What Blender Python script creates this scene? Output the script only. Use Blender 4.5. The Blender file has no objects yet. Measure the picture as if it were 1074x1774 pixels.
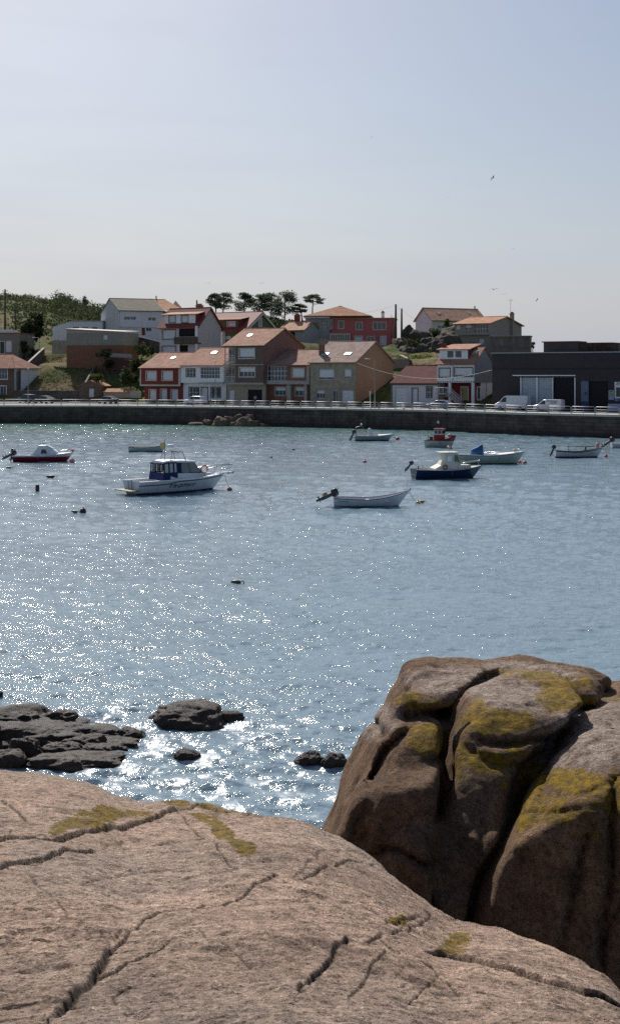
import bpy, math, random
import numpy as np
from mathutils import Vector, Matrix
S = bpy.context.scene
COL = S.collection
R = math.radians
# ------------------------------------------------------------ camera
F, H, CX, HY = 2200.0, 8.7, 537.0, 648.0      # focal length in photo pixels, eye height above water, principal column, horizon row
cd = bpy.data.cameras.new('camera')
cam = bpy.data.objects.new('camera', cd); COL.objects.link(cam)
cam.location = (0, 0, H); cam.rotation_euler = (R(90), 0, 0)
cd.sensor_fit = 'VERTICAL'; cd.sensor_height = 36.0; cd.lens = F / 1774 * 36
cd.shift_y = -(887 - HY) / 1774; cd.clip_start = 0.1; cd.clip_end = 6000
S.camera = cam
# ------------------------------------------------------------ sky and sun
SUN_AZ, SUN_EL = -17.5, 41.0                    # degrees: azimuth from +Y towards +X, elevation
w = bpy.data.worlds.new('World'); S.world = w; w.use_nodes = True
N, L = w.node_tree.nodes, w.node_tree.links; N.clear()
wo = N.new('ShaderNodeOutputWorld'); bg = N.new('ShaderNodeBackground')
sky = N.new('ShaderNodeTexSky'); sky.sky_type = 'NISHITA'; sky.sun_disc = False
sky.sun_elevation = R(SUN_EL); sky.sun_rotation = R(SUN_AZ); sky.air_density = 1.0; sky.dust_density = 1.6; sky.ozone_density = 1.5
tc = N.new('ShaderNodeTexCoord'); mp = N.new('ShaderNodeMapping'); mp.inputs['Scale'].default_value = (1.2, 1.2, 9)
nz = N.new('ShaderNodeTexNoise'); nz.inputs['Scale'].default_value = 2.2; nz.inputs['Detail'].default_value = 6; nz.inputs['Roughness'].default_value = 0.55
cr = N.new('ShaderNodeMapRange'); cr.inputs[1].default_value = .35; cr.inputs[2].default_value = .72; cr.inputs[3].default_value = .02; cr.inputs[4].default_value = .26
sx = N.new('ShaderNodeSeparateXYZ')
def wm(op, a, b, clamp=False):
    x = N.new('ShaderNodeMath'); x.operation = op; x.use_clamp = clamp
    for i, v in ((0, a), (1, b)):
        if isinstance(v, (int, float)): x.inputs[i].default_value = v
        else: L.new(v, x.inputs[i])
    return x.outputs[0]
veil = N.new('ShaderNodeMixRGB'); veil.inputs[2].default_value = (6.35, 6.8, 8.15, 1)
hs = N.new('ShaderNodeHueSaturation'); hs.inputs['Saturation'].default_value = 1.1
L.new(tc.outputs['Generated'], mp.inputs[0]); L.new(mp.outputs[0], nz.inputs[0]); L.new(nz.outputs[0], cr.inputs[0]); L.new(tc.outputs['Generated'], sx.inputs[0])
low = wm('MULTIPLY', wm('POWER', 2.718, wm('MULTIPLY', wm('MAXIMUM', sx.outputs[2], 0), -6.5)), .80)     # haze thickens towards the horizon
fwd = wm('ADD', wm('MULTIPLY', wm('ADD', wm('MULTIPLY', sx.outputs[1], .5), .5, True), .38), .62)            # and glows on the sun's side
fac = wm('MULTIPLY', wm('ADD', low, cr.outputs[0], True), fwd, True)
L.new(sky.outputs[0], hs.inputs['Color']); L.new(hs.outputs[0], veil.inputs[1]); L.new(fac, veil.inputs[0])
L.new(veil.outputs[0], bg.inputs[0]); bg.inputs[1].default_value = 0.067; L.new(bg.outputs[0], wo.inputs[0])
sd = bpy.data.lights.new('sun', 'SUN'); sd.energy = 4.8; sd.angle = R(0.53); sd.color = (1.0, 0.955, 0.89)
so = bpy.data.objects.new('sun', sd); COL.objects.link(so)
sdir = Vector((math.sin(R(SUN_AZ)) * math.cos(R(SUN_EL)), math.cos(R(SUN_AZ)) * math.cos(R(SUN_EL)), math.sin(R(SUN_EL))))
so.rotation_euler = sdir.to_track_quat('Z', 'Y').to_euler(); so.location = (0, 0, 60)
S.view_settings.view_transform = 'Standard'; S.view_settings.look = 'None'; S.view_settings.exposure = 0.22; S.view_settings.gamma = 1.0
S.cycles.use_denoising = False; S.cycles.max_bounces = 6; S.cycles.diffuse_bounces = 2; S.cycles.glossy_bounces = 3
S.cycles.sample_clamp_indirect = 4.0; S.cycles.caustics_reflective = False; S.cycles.caustics_refractive = False

def at(px, py, D): return Vector(((px - CX) / F * D, D, H - (py - HY) / F * D))
def atz(px, D, z=0.0): return Vector(((px - CX) / F * D, D, z))

# ------------------------------------------------------------ noise in numpy
def _h(ix, iy, iz, seed):
    n = (ix * 374761393 + iy * 668265263 + iz * 2147483647 + seed * 1274126177) & 0xffffffff
    n = ((n ^ (n >> 13)) * 1274126177) & 0xffffffff
    n = ((n ^ (n >> 16)) * 2246822519) & 0xffffffff
    return ((n ^ (n >> 15)) & 0xffff) / 32767.5 - 1.0
def vn(x, y, z, seed=0):
    xi, yi, zi = np.floor(x).astype(np.int64), np.floor(y).astype(np.int64), np.floor(z).astype(np.int64)
    fx, fy, fz = x - xi, y - yi, z - zi
    fx, fy, fz = fx*fx*(3-2*fx), fy*fy*(3-2*fy), fz*fz*(3-2*fz)
    def g(a, b, c): return _h(xi + a, yi + b, zi + c, seed)
    x00 = g(0,0,0)*(1-fx) + g(1,0,0)*fx; x10 = g(0,1,0)*(1-fx) + g(1,1,0)*fx
    x01 = g(0,0,1)*(1-fx) + g(1,0,1)*fx; x11 = g(0,1,1)*(1-fx) + g(1,1,1)*fx
    return (x00*(1-fy) + x10*fy)*(1-fz) + (x01*(1-fy) + x11*fy)*fz
def fbm(x, y, z, o=4, seed=0, gain=0.5):
    s, a, f = 0.0, 1.0, 1.0
    for k in range(o):
        s = s + a * vn(x*f + 17.3*k, y*f - 9.1*k, z*f + 3.7*k, seed + k); a *= gain; f *= 2.03
    return s
def sstep(a, b, x):
    t = np.clip((x - a) / (b - a), 0, 1); return t*t*(3-2*t)

# ------------------------------------------------------------ object helpers
def link(name, me, parent=None, mats=()):
    o = bpy.data.objects.new(name, me); COL.objects.link(o)
    for m in mats: me.materials.append(m)
    if parent is not None: o.parent = parent
    return o
def np_mesh(name, V, Fc, smooth=True):
    V = np.asarray(V, np.float32); Fc = np.asarray(Fc, np.int32); k = Fc.shape[1]
    me = bpy.data.meshes.new(name); me.vertices.add(len(V)); me.vertices.foreach_set('co', V.ravel())
    me.loops.add(Fc.size); me.loops.foreach_set('vertex_index', Fc.ravel())
    me.polygons.add(len(Fc)); me.polygons.foreach_set('loop_start', np.arange(0, Fc.size, k, dtype=np.int32))
    me.polygons.foreach_set('loop_total', np.full(len(Fc), k, np.int32))
    me.polygons.foreach_set('use_smooth', np.full(len(Fc), smooth, bool)); me.update(calc_edges=True); return me
def attr(me, name, vals):
    a = me.attributes.new(name, 'FLOAT', 'POINT'); a.data.foreach_set('value', np.asarray(vals, np.float32))
def grid_faces(nr, nc):
    i = np.arange((nr-1)*(nc-1)); r, c = i // (nc-1), i % (nc-1); a = r*nc + c
    return np.stack([a, a+1, a+nc+1, a+nc], 1)
def tag(o, label=None, cat=None, group=None, kind=None):
    if label: o['label'] = label
    if cat: o['category'] = cat
    if group: o['group'] = group
    if kind: o['kind'] = kind
    return o
def empty(name, loc=(0, 0, 0), rz=0.0, label=None, cat=None, group=None):
    o = bpy.data.objects.new(name, None); COL.objects.link(o); o.location = loc; o.rotation_euler = (0, 0, rz)
    o.empty_display_size = 0.3
    return tag(o, label, cat, group)

class MB:
    """collects simple shapes; build() links them as ONE mesh object"""
    def __init__(s): s.v = []; s.f = []; s.m = []; s.sm = []; s.cur = 0
    def add(s, vs, fs, smooth=False):
        b = len(s.v); s.v += [tuple(v) for v in vs]
        for f in fs: s.f.append([b + i for i in f]); s.m.append(s.cur); s.sm.append(smooth)
        return s
    def box(s, x0, x1, y0, y1, z0, z1):
        return s.add([(x0,y0,z0),(x1,y0,z0),(x1,y1,z0),(x0,y1,z0),(x0,y0,z1),(x1,y0,z1),(x1,y1,z1),(x0,y1,z1)],
            [(0,3,2,1),(4,5,6,7),(0,1,5,4),(1,2,6,5),(2,3,7,6),(3,0,4,7)])
    def prism(s, pts, axis, a, b, smooth=False):
        """polygon pts (2D) extruded along axis 'x','y','z' from a to b"""
        def P(p, t): return (t, p[0], p[1]) if axis == 'x' else (p[0], t, p[1]) if axis == 'y' else (p[0], p[1], t)
        n = len(pts); vs = [P(p, a) for p in pts] + [P(p, b) for p in pts]
        return s.add(vs, [tuple(range(n)), tuple(range(2*n-1, n-1, -1))] + [(i, i+n, (i+1) % n + n, (i+1) % n) for i in range(n)], smooth)
    def slab(s, q, t):
        """quad q (4 points) thickened by t along its normal"""
        q = [Vector(p) for p in q]; n = (q[1]-q[0]).cross(q[3]-q[0]).normalized() * t
        return s.add(q + [p + n for p in q], [(0,3,2,1),(4,5,6,7),(0,1,5,4),(1,2,6,5),(2,3,7,6),(3,0,4,7)])
    def tube(s, pts, r, n=6, r2=None, cap=True):
        pts = [Vector(p) for p in pts]; m = len(pts); rings = []
        for i, p in enumerate(pts):
            d = (pts[min(i+1, m-1)] - pts[max(i-1, 0)]).normalized()
            u = d.cross(Vector((0.1, 0.23, 1)) if abs(d.z) < .9 else Vector((1, .1, 0))).normalized(); v = d.cross(u)
            rr = r[i] if isinstance(r, (list, tuple)) else (r if r2 is None else r + (r2-r)*i/(m-1))
            rings.append([p + (u*math.cos(2*math.pi*k/n) + v*math.sin(2*math.pi*k/n))*rr for k in range(n)])
        vs = [q for rg in rings for q in rg]; fs = []
        for i in range(m-1):
            for k in range(n): fs.append((i*n+k, i*n+(k+1) % n, (i+1)*n+(k+1) % n, (i+1)*n+k))
        if cap: fs += [tuple(range(n-1, -1, -1)), tuple(range((m-1)*n, m*n))]
        return s.add(vs, fs, True)
    def sphere(s, c, rx, ry=None, rz=None, nu=12, nv=8):
        ry = ry or rx; rz = rz or rx; vs = [(c[0], c[1], c[2]+rz)]
        for j in range(1, nv):
            t = math.pi*j/nv
            for i in range(nu): a = 2*math.pi*i/nu; vs.append((c[0]+rx*math.sin(t)*math.cos(a), c[1]+ry*math.sin(t)*math.sin(a), c[2]+rz*math.cos(t)))
        vs.append((c[0], c[1], c[2]-rz)); fs = [(0, 1+i, 1+(i+1) % nu) for i in range(nu)]
        for j in range(nv-2):
            for i in range(nu): a = 1+j*nu; fs.append((a+i, a+nu+i, a+nu+(i+1) % nu, a+(i+1) % nu))
        e = len(vs)-1; a = 1+(nv-2)*nu; fs += [(a+i, e, a+(i+1) % nu) for i in range(nu)]
        return s.add(vs, fs, True)
    def loft(s, rings, closed=True, smooth=True, caps=True):
        n = len(rings[0]); m = len(rings); fs = []
        for i in range(m-1):
            for k in range(n if closed else n-1): fs.append((i*n+k, (i+1)*n+k, (i+1)*n+(k+1) % n, i*n+(k+1) % n))
        s.add([p for r in rings for p in r], fs, smooth)
        if caps:
            s.add(rings[0], [tuple(range(n))]); s.add(rings[-1], [tuple(range(n-1, -1, -1))])
        return s
    def build(s, name, mat, parent=None, bevel=0.0, fixn=True):
        me = bpy.data.meshes.new(name); me.from_pydata(s.v, [], s.f)
        mats = mat if isinstance(mat, (list, tuple)) else [mat]
        for m in mats: me.materials.append(m)
        me.polygons.foreach_set('material_index', s.m); me.polygons.foreach_set('use_smooth', s.sm)
        if fixn:
            import bmesh
            b = bmesh.new(); b.from_mesh(me); bmesh.ops.recalc_face_normals(b, faces=b.faces); b.to_mesh(me); b.free()
        me.update(); o = bpy.data.objects.new(name, me); COL.objects.link(o)
        if parent is not None: o.parent = parent
        if bevel:
            bv = o.modifiers.new('bevel', 'BEVEL'); bv.width = bevel; bv.segments = 2; bv.limit_method = 'ANGLE'; bv.angle_limit = R(40)
        return o

# ------------------------------------------------------------ material helpers
class NT:
    def __init__(s, name):
        s.m = bpy.data.materials.new(name); s.m.use_nodes = True; s.n = s.m.node_tree.nodes; s.l = s.m.node_tree.links
        s.b = s.n['Principled BSDF']; s._o = None
    def node(s, t, **kw):
        x = s.n.new(t)
        for k, v in kw.items():
            if k in x.inputs.keys(): x.inputs[k].default_value = v
            else: setattr(x, k, v)
        return x
    def inp(s, sock, v):
        if hasattr(v, 'links') or isinstance(v, bpy.types.NodeSocket): s.l.new(v, sock)
        else: sock.default_value = v
    def obj(s):
        if not s._o: s._o = s.n.new('ShaderNodeTexCoord').outputs['Object']
        return s._o
    def geo(s): return s.n.new('ShaderNodeNewGeometry').outputs['Position']
    def mapv(s, v, scale=(1,1,1), rot=(0,0,0), loc=(0,0,0)):
        x = s.n.new('ShaderNodeMapping'); s.inp(x.inputs[0], v); x.inputs['Scale'].default_value = scale; x.inputs['Rotation'].default_value = rot; x.inputs['Location'].default_value = loc
        return x.outputs[0]
    def noise(s, v, scale, detail=3, rough=.5, out=0):
        x = s.n.new('ShaderNodeTexNoise'); s.inp(x.inputs['Vector'], v); x.inputs['Scale'].default_value = scale; x.inputs['Detail'].default_value = detail; x.inputs['Roughness'].default_value = rough
        return x.outputs[out]
    def ramp(s, f, stops):
        x = s.n.new('ShaderNodeValToRGB'); s.inp(x.inputs[0], f); e = x.color_ramp.elements
        while len(e) < len(stops): e.new(0.5)
        for k, (p, c) in enumerate(stops): e[k].position = p; e[k].color = (c[0], c[1], c[2], 1) if not isinstance(c, (int, float)) else (c, c, c, 1)
        return x.outputs[0]
    def math(s, op, a, b=0.0, c=None, clamp=False):
        x = s.n.new('ShaderNodeMath'); x.operation = op; x.use_clamp = clamp; s.inp(x.inputs[0], a); s.inp(x.inputs[1], b)
        if c is not None: s.inp(x.inputs[2], c)
        return x.outputs[0]
    def mix(s, f, a, b, mode='MIX'):
        x = s.n.new('ShaderNodeMixRGB'); x.blend_type = mode; s.inp(x.inputs[0], f)
        for i, v in ((1, a), (2, b)):
            if isinstance(v, tuple) and len(v) == 3: v = v + (1,)
            s.inp(x.inputs[i], v)
        return x.outputs[0]
    def sep(s, v, k):
        x = s.n.new('ShaderNodeSeparateXYZ'); s.inp(x.inputs[0], v); return x.outputs[k]
    def bump(s, h, strength=.5, dist=.02, prev=None):
        x = s.n.new('ShaderNodeBump'); s.inp(x.inputs['Height'], h); x.inputs['Strength'].default_value = strength; x.inputs['Distance'].default_value = dist
        if prev is not None: s.l.new(prev, x.inputs['Normal'])
        return x.outputs[0]
    def attr(s, name):
        x = s.n.new('ShaderNodeAttribute'); x.attribute_name = name; return x.outputs['Fac']
    def out(s, col=None, rough=None, nrm=None, spec=None, metal=None):
        if col is not None: s.inp(s.b.inputs['Base Color'], col + (1,) if isinstance(col, tuple) and len(col) == 3 else col)
        if rough is not None: s.inp(s.b.inputs['Roughness'], rough)
        if nrm is not None: s.l.new(nrm, s.b.inputs['Normal'])
        if spec is not None: s.b.inputs['Specular IOR Level'].default_value = spec
        if metal is not None: s.b.inputs['Metallic'].default_value = metal
        return s.m
_mc = {}
def paint(c, rough=.55, var=.12, scale=1.3, grime=0.0, metal=0.0):
    """painted or rendered surface: colour with soft uneven weathering"""
    k = ('p', c, rough, var, scale, grime, metal)
    if k in _mc: return _mc[k]
    t = NT('paint'); n = t.noise(t.obj(), scale, 5, .6); f = t.ramp(n, [(.3, 1-var), (.7, 1+var*.4)])
    col = t.mix(1.0, c, f, 'MULTIPLY')
    if grime:
        st = t.noise(t.mapv(t.obj(), (2.2, 2.2, .35)), 1.7, 6, .65)
        col = t.mix(t.math('MULTIPLY', t.ramp(st, [(.5, 0), (.78, 1)]), grime), col, (.12, .11, .095))
    _mc[k] = t.out(col, rough, spec=.15, metal=metal); return _mc[k]
# ============================================================ WATER
import os
def build_water():
    rows = [9.0]
    while rows[-1] < 236: rows.append(rows[-1] + max(.05, min(rows[-1]**2/24000, .42)))
    D = np.array(rows)
    px = np.concatenate([np.linspace(-1500, -160, 40, endpoint=False), np.arange(-160, 1235, 2.4), np.linspace(1235, 2600, 40)])
    DD, PX = np.meshgrid(D, px, indexing='ij'); X = (PX-CX)/F*DD; Y = DD
    dl = np.gradient(D)[:, None] * np.ones_like(X)
    rs = np.random.RandomState(4); Z = np.zeros_like(X)
    n = 90; lam = np.exp(np.linspace(math.log(.22), math.log(5.5), n))
    calm = .75 + .35*fbm(X/14, Y/30, X*0, 3, 5)
    shore = np.zeros_like(X)
    for (cx, cy, r, a) in [(-3.5, 29, 5.0, 1.0), (-1, 26.5, 4.0, .85), (1.3, 28.5, 3.2, .8), (-5.5, 31, 3.4, .85), (-2.6, 31.0, 2.6, 1.0), (-3.6, 27.5, 2.2, 1.0)]:
        shore = np.maximum(shore, a*np.exp(-((X-cx)**2+(Y-cy)**2)/r**2))
    for i in range(n):
        l = lam[i]; th = R(rs.normal(-100, 38)); k = 2*math.pi/l; ph = rs.uniform(0, 6.28)
        s = .030*(1.25 if l < 1.4 else (1.0 if l < 2.2 else .55)) * rs.uniform(.6, 1.3)
        wgt = np.clip((l/dl-1.8)/1.6, 0, 1); a = s*l/(2*math.pi)*wgt
        ss = 1 + (shore*1.1 if l < 1.6 else 0)
        arg = k*(X*math.cos(th) + Y*math.sin(th)) + ph + .8*vn(X/(l*4), Y/(l*4), X*0, 50+i)
        c = np.cos(arg); Z += a*ss*(c + .22*np.cos(2*arg))
    Z *= calm
    me = np_mesh('water', np.stack([X, Y, Z], -1).reshape(-1, 3), grid_faces(len(D), len(px)))
    attr(me, 'shore', shore.ravel()); o = link('water', me); tag(o, kind='structure')
    t = NT('sea_water'); p = t.geo()
    sh = t.attr('shore')
    n1 = t.noise(t.mapv(p, (1, .8, 1)), 2.6, 5, .62)
    n2 = t.noise(t.mapv(p, (1, .8, 1)), 11, 3, .55)
    far = t.math('MULTIPLY', t.noise(t.mapv(p, (1, .55, 1)), .9, 3, .55), t.math('MULTIPLY_ADD', t.sep(p, 1), .009, -.95, clamp=True)); nb = t.bump(far, 1.0, .42)
    n1 = t.math('MULTIPLY', n1, t.ramp(t.noise(t.mapv(p, (.035, .11, 1)), 1.0, 4, .6), [(.38, .72), (.62, 1.12)])); nb = t.bump(n1, 1.0, .075, nb); nb = t.bump(n2, 1.0, .016, nb)
    big = t.noise(t.mapv(p, (.02, .05, 1)), 2, 3)
    dist = t.sep(p, 1)
    col = t.mix(t.ramp(big, [(.35, 0), (.65, 1)]), (.150, .222, .272), (.168, .246, .298))
    col = t.mix(t.math('MULTIPLY', t.math('DIVIDE', t.math('SUBTRACT', dist, 168, clamp=False), 45, clamp=True), 1.0, clamp=True), col, (.11, .21, .185))
    fm = t.noise(t.mapv(p, (1, .8, 1)), 1.5, 7, .72)
    foam = t.math('MULTIPLY', t.ramp(fm, [(.50, 0), (.60, 1)]), t.ramp(sh, [(.35, 0), (1.0, .42)]))
    col = t.mix(foam, col, (.62, .65, .70))  # pale patches paint both surf foam and sun glitter near the rocks
    t.out(col, t.math('ADD', t.math('MULTIPLY', foam, .9), .055), nb); t.b.inputs['IOR'].default_value = 1.33
    me.materials.append(t.m)
    sb = MB().add([(-3000,-500,-1.6),(3000,-500,-1.6),(3000,5000,-1.6),(-3000,5000,-1.6)], [(0,1,2,3)]).build('seabed', paint((.03,.06,.05), .9), fixn=False)
    tag(sb, kind='structure')
build_water()

# ============================================================ GRANITE
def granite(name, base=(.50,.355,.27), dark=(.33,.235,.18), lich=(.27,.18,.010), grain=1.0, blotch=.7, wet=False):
    t = NT(name); p = t.geo()
    n1 = t.noise(p, .7, 7, .66); n2 = t.noise(p, 6, 7, .74); n3 = t.noise(p, 62, 2, .7)
    st = t.noise(t.mapv(p, (3, 3, 1.2)), 1.6, 8, .7)
    col = t.mix(t.ramp(n1, [(.36, 0), (.62, 1)]), dark, base)
    col = t.mix(t.math('MULTIPLY', t.ramp(st, [(.50, 0), (.66, 1)]), blotch), col, (dark[0]*.5, dark[1]*.48, dark[2]*.48))
    if not wet: col = t.mix(t.ramp(t.noise(p, .45, 5, .6), [(.46, 0), (.62, .6)]), col, (base[0]*.66, base[1]*.74, base[2]*.80))
    if not wet: col = t.mix(t.math('MULTIPLY', t.attr('pale_top'), t.ramp(n2, [(.35, .25), (.6, 1)])), col, (.33,.265,.225))
    col = t.mix(1.0, col, t.ramp(n2, [(.25, .55), (.5, 1.0), (.78, 1.35)]), 'MULTIPLY')
    col = t.mix(1.0, col, t.ramp(n3, [(.26, .45), (.42, .92), (.58, 1.04), (.70, 1.7)]), 'MULTIPLY')
    vo = t.node('ShaderNodeTexVoronoi'); t.inp(vo.inputs['Vector'], p); vo.inputs['Scale'].default_value = 38
    col = t.mix(t.ramp(vo.outputs['Distance'], [(.12, .75), (.24, 0)]), col, (.05, .042, .038))
    fl = t.noise(t.mapv(p, (1, 1.6, 1), rot=(0, 0, .35)), 17, 5, .72)
    col = t.mix(t.ramp(fl, [(.33, .75), (.43, 0)]), col, (.055, .045, .038))
    wsp = t.noise(p, 2.3, 6, .8); col = t.mix(t.ramp(wsp, [(.74, 0), (.80, .7)]), col, (.42, .38, .35))
    lm = t.attr('lichen'); ln = t.noise(p, 5.5, 8, .78); ln2 = t.noise(p, 26, 4, .75)
    lf = t.math('ADD', lm, t.math('MULTIPLY', t.math('SUBTRACT', ln, .5), 2.6))
    lf = t.math('ADD', lf, t.math('MULTIPLY', t.math('SUBTRACT', ln2, .5), .9))
    lf = t.math('MULTIPLY', t.ramp(lf, [(.50, 0), (.66, 1)]), .9)
    lc = t.mix(t.ramp(ln2, [(.35, 0), (.65, 1)]), (lich[0]*.45, lich[1]*.45, lich[2]), (lich[0]*1.35, lich[1]*1.25, lich[2]*1.2)); lc = t.mix(t.ramp(t.noise(p, 13, 5, .75), [(.44, 0), (.58, .75)]), lc, (.055, .05, .025))
    col = t.mix(lf, col, lc)
    cv = t.attr('crack'); col = t.mix(t.math('MULTIPLY', cv, .8), col, (.035, .028, .02))
    nb = t.bump(t.noise(t.mapv(p, (1, 1, 2.4), rot=(.15, .1, .5)), 5, 9, .70), 1.0, .05*grain)
    nb = t.bump(t.ramp(fl, [(.30, 0), (.50, 1)]), 1.0, .016*grain, nb); nb = t.bump(t.noise(p, 42, 5, .78), 1.0, .011*grain, nb); nb = t.bump(ln2, .5, .012, nb)
    return t.out(col, .6 if wet else .88, nb, spec=.3 if wet else .12)

def poly_dist(PX, PY, pts, sx=1.0, sy=1.0):
    """distance of every point to a polyline, and signed side (+ = above/behind)"""
    best = np.full(PX.shape, 1e9); side = np.zeros(PX.shape); tt = np.zeros(PX.shape); n = len(pts)-1
    for i in range(n):
        ax, ay = pts[i]; bx, by = pts[i+1]; dx, dy = bx-ax, by-ay
        t = np.clip(((PX-ax)*dx + (PY-ay)*dy)/(dx*dx+dy*dy+1e-9), 0, 1)
        ex, ey = PX-(ax+t*dx), PY-(ay+t*dy); d = np.sqrt(ex*ex+ey*ey)
        m = d < best; best = np.where(m, d, best); cr = dx*ey-dy*ex; side = np.where(m, np.sign(cr), side); tt = np.where(m, (i+t)/n, tt)
    return best, side, tt

def build_slab():
    E = np.array([(-900,1320,14),(-300,1325,13.5),(0,1333,13),(60,1338,12.8),(110,1347,12.6),(170,1362,12.3),(205,1382,12.1),(240,1391,12),(290,1389,11.8),(360,1396,11.5),(430,1408,11.2),(500,1418,11),(545,1432,10.8),
        (600,1460,10.3),(650,1492,9.8),(700,1532,9.3),(750,1574,8.8),(785,1597,8.5),(830,1602,8.2),(870,1612,7.9),(910,1627,7.6),(960,1643,7.3),(1000,1662,7.0),(1040,1688,6.6),(1074,1720,6.25),(1110,1760,6.0),(1300,1900,5.0),(1900,2200,3.8)])
    px = np.concatenate([np.linspace(-900, -60, 70, endpoint=False), np.arange(-60, 1135, 1.7), np.linspace(1135, 1900, 60)])
    De = np.interp(px, E[:,0], E[:,2]); pe = np.interp(px, E[:,0], E[:,1])
    ker = np.ones(9)/9; pe = np.convolve(np.pad(pe, 4, 'edge'), ker, 'valid'); ze = H-(pe-HY)/F*De
    r = np.concatenate([np.linspace(0, 1, 620), 1+np.linspace(.0, 1, 90)[1:]**1.3*.55])
    RR, _ = np.meshgrid(r, px, indexing='ij'); D0 = 2.6; De2 = De[None, :]; ze2 = ze[None, :]
    # spacing tighter near the far edge as seen
    q = np.where(RR <= 1, 1/(1/ D0 + (1/De2-1/D0)*RR), De2 + (RR-1)*8.5)
    s = (q-D0)/(De2-D0); zb = 6.86
    Z = zb + (ze2-zb)*np.where(s > 0, np.abs(s)**1.22, 0)
    e = np.clip(q-De2, 0, None); slope = (ze2-zb)/(De2-D0)*1.22
    Z = np.where(q > De2, ze2 + slope*e - .42*e**1.75, Z)
    X = (px[None, :]-CX)/F*q; Y = q
    PY = HY + (H-Z)/q*F; PX = np.broadcast_to(px[None, :], q.shape)
    # undulation
    Z = Z + .085*fbm(X*.55, Y*.6, X*0+3, 3, 11)*sstep(1.0, .8, RR) + .020*fbm(X*1.8+Y*.7, Y*2.6, X*0, 4, 21, .55) + .009*fbm(X*6, Y*12, X*0, 5, 31, .68) - .016*np.clip(np.abs(fbm(X*3.1-Y, Y*5.3, X*0, 3, 55))*-9+1, 0, 1)*sstep(.1, .5, fbm(X*.8, Y*.8, X*0, 2, 56))
    Z = Z + .012*np.abs(fbm(X*1.1+.5*Y, Y*3.3, X*0, 3, 77))
    cracks = [  # polyline in photo pixels, width m, depth m, lip m
        ([(-60,1462),(0,1456),(40,1451),(80,1441),(140,1436),(200,1431),(260,1421),(300,1407),(312,1402)], .030, .09, .07),
        ([(-40,1512),(0,1506),(30,1498),(70,1491),(108,1487),(125,1479),(170,1474)], .032, .11, .06),
        ([(285,1391),(305,1404),(330,1430),(355,1452),(385,1474),(415,1497),(450,1515),(480,1530)], .026, .09, -.02),
        ([(312,1403),(345,1393),(385,1404),(430,1413),(450,1403)], .022, .07, .03),
        ([(95,1790),(125,1750),(150,1722),(172,1698),(184,1672),(196,1652)], .06, .16, .09),
        ([(196,1652),(215,1635),(250,1600),(285,1588),(330,1580),(380,1570),(420,1556),(445,1543),(485,1531),(540,1507),(570,1498),(610,1494),(650,1497)], .022, .05, .02),
        ([(172,1700),(215,1690),(245,1675),(272,1663),(300,1650)], .022, .05, .03),
        ([(196,1765),(196,1745),(215,1732),(240,1723)], .016, .05, .02),
        ([(522,1765),(530,1738),(548,1712),(572,1686),(600,1658),(635,1642)], .032, .11, .05),
        ([(635,1642),(652,1634),(660,1622),(690,1612),(712,1600),(745,1586)], .018, .04, .02),
        ([(655,1635),(676,1655),(700,1672),(728,1690),(745,1703),(775,1728),(800,1752)], .020, .06, .02),
        ([(690,1662),(664,1678),(640,1700),(620,1732),(604,1774)], .013, .03, .02),
        ([(748,1655),(775,1660),(800,1666),(835,1682),(870,1700),(910,1718),(960,1737),(1010,1757),(1080,1785)], .028, .10, .10),
        ([(670,1600),(690,1592),(722,1582)], .02, .05, .03),
        ([(700,1757),(735,1738),(765,1724)], .012, .04, .0),
        ([(0,1388),(30,1402),(52,1410)], .012, .03, .02), ([(0,1420),(28,1428),(10,1440)], .012, .03, .02),
        ([(215,1520),(255,1518),(300,1512),(345,1504)], .012, .02, .015), ([(130,1530),(200,1522),(253,1502)], .008, .015, .01),
        ([(30,1508),(80,1540),(120,1575),(160,1620),(196,1652)], .010, .018, .0), ([(300,1612),(340,1632),(400,1672),(470,1720),(525,1745)], .012, .018, -.01),
        ([(195,1640),(150,1600),(100,1590)], .010, .015, .01), ([(360,1630),(400,1625)], .01, .02, .01), ([(20,1680),(45,1683)], .01, .03, .01),
        ([(480,1531),(500,1515),(560,1480),(620,1475),(650,1490)], .009, .015, .01), ([(845,1640),(880,1660),(930,1690)], .02, .02, .01),
        ([(240,1462),(330,1459),(360,1455)], .012, .03, .015), ([(110,1440),(180,1455),(260,1440)], .008, .012, .01), ([(560,1560),(640,1600),(660,1622)], .008, .012, .0),
    ]
    wx = X + .012*fbm(X*4, Y*4, X*0, 3, 61); wy = Y + .012*fbm(X*4+9, Y*4, X*0, 3, 62)
    crk = np.zeros_like(Z); fl = np.stack([PX.ravel()[::7], PY.ravel()[::7]]); vis = (RR.ravel()[::7] <= 1.0)
    Xf, Yf = X.ravel()[::7], Y.ravel()[::7]
    for pts, wd, dp, lip in cracks:
        wp = []
        for (a, b) in pts:
            k = np.argmin(np.where(vis, (fl[0]-a)**2 + (fl[1]-b)**2, 1e12)); wp.append((Xf[k], Yf[k]))
        d, sd_, tt = poly_dist(wx, wy, wp); end = np.clip(np.minimum(tt, 1-tt)*10+.5, 0, 1); wob = np.clip(.85+.5*fbm(X*3, Y*3, X*0, 2, 99), .5, 1.4)
        dfa = np.clip(Y/11, .28, 1.0); dp0 = dp*.28; wdd = wd*.40*wob*dfa**.7; dp = np.maximum(dp0*dfa, .004); lip = lip*.50*dfa; g = np.exp(-(d/np.maximum(wdd, .00105*Y))**2)*end
        # far side = side that holds larger Y
        (x0, y0), (x1, y1) = wp[0], wp[-1]; far = np.where((x1-x0) > 0, sd_, -sd_)
        Z = Z - dp*g + np.where(far > 0, 1, -.35)*lip*np.exp(-d/.22)*end*(1-g)
        crk = np.maximum(crk, g*min(1, dp0/.007))
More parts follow.
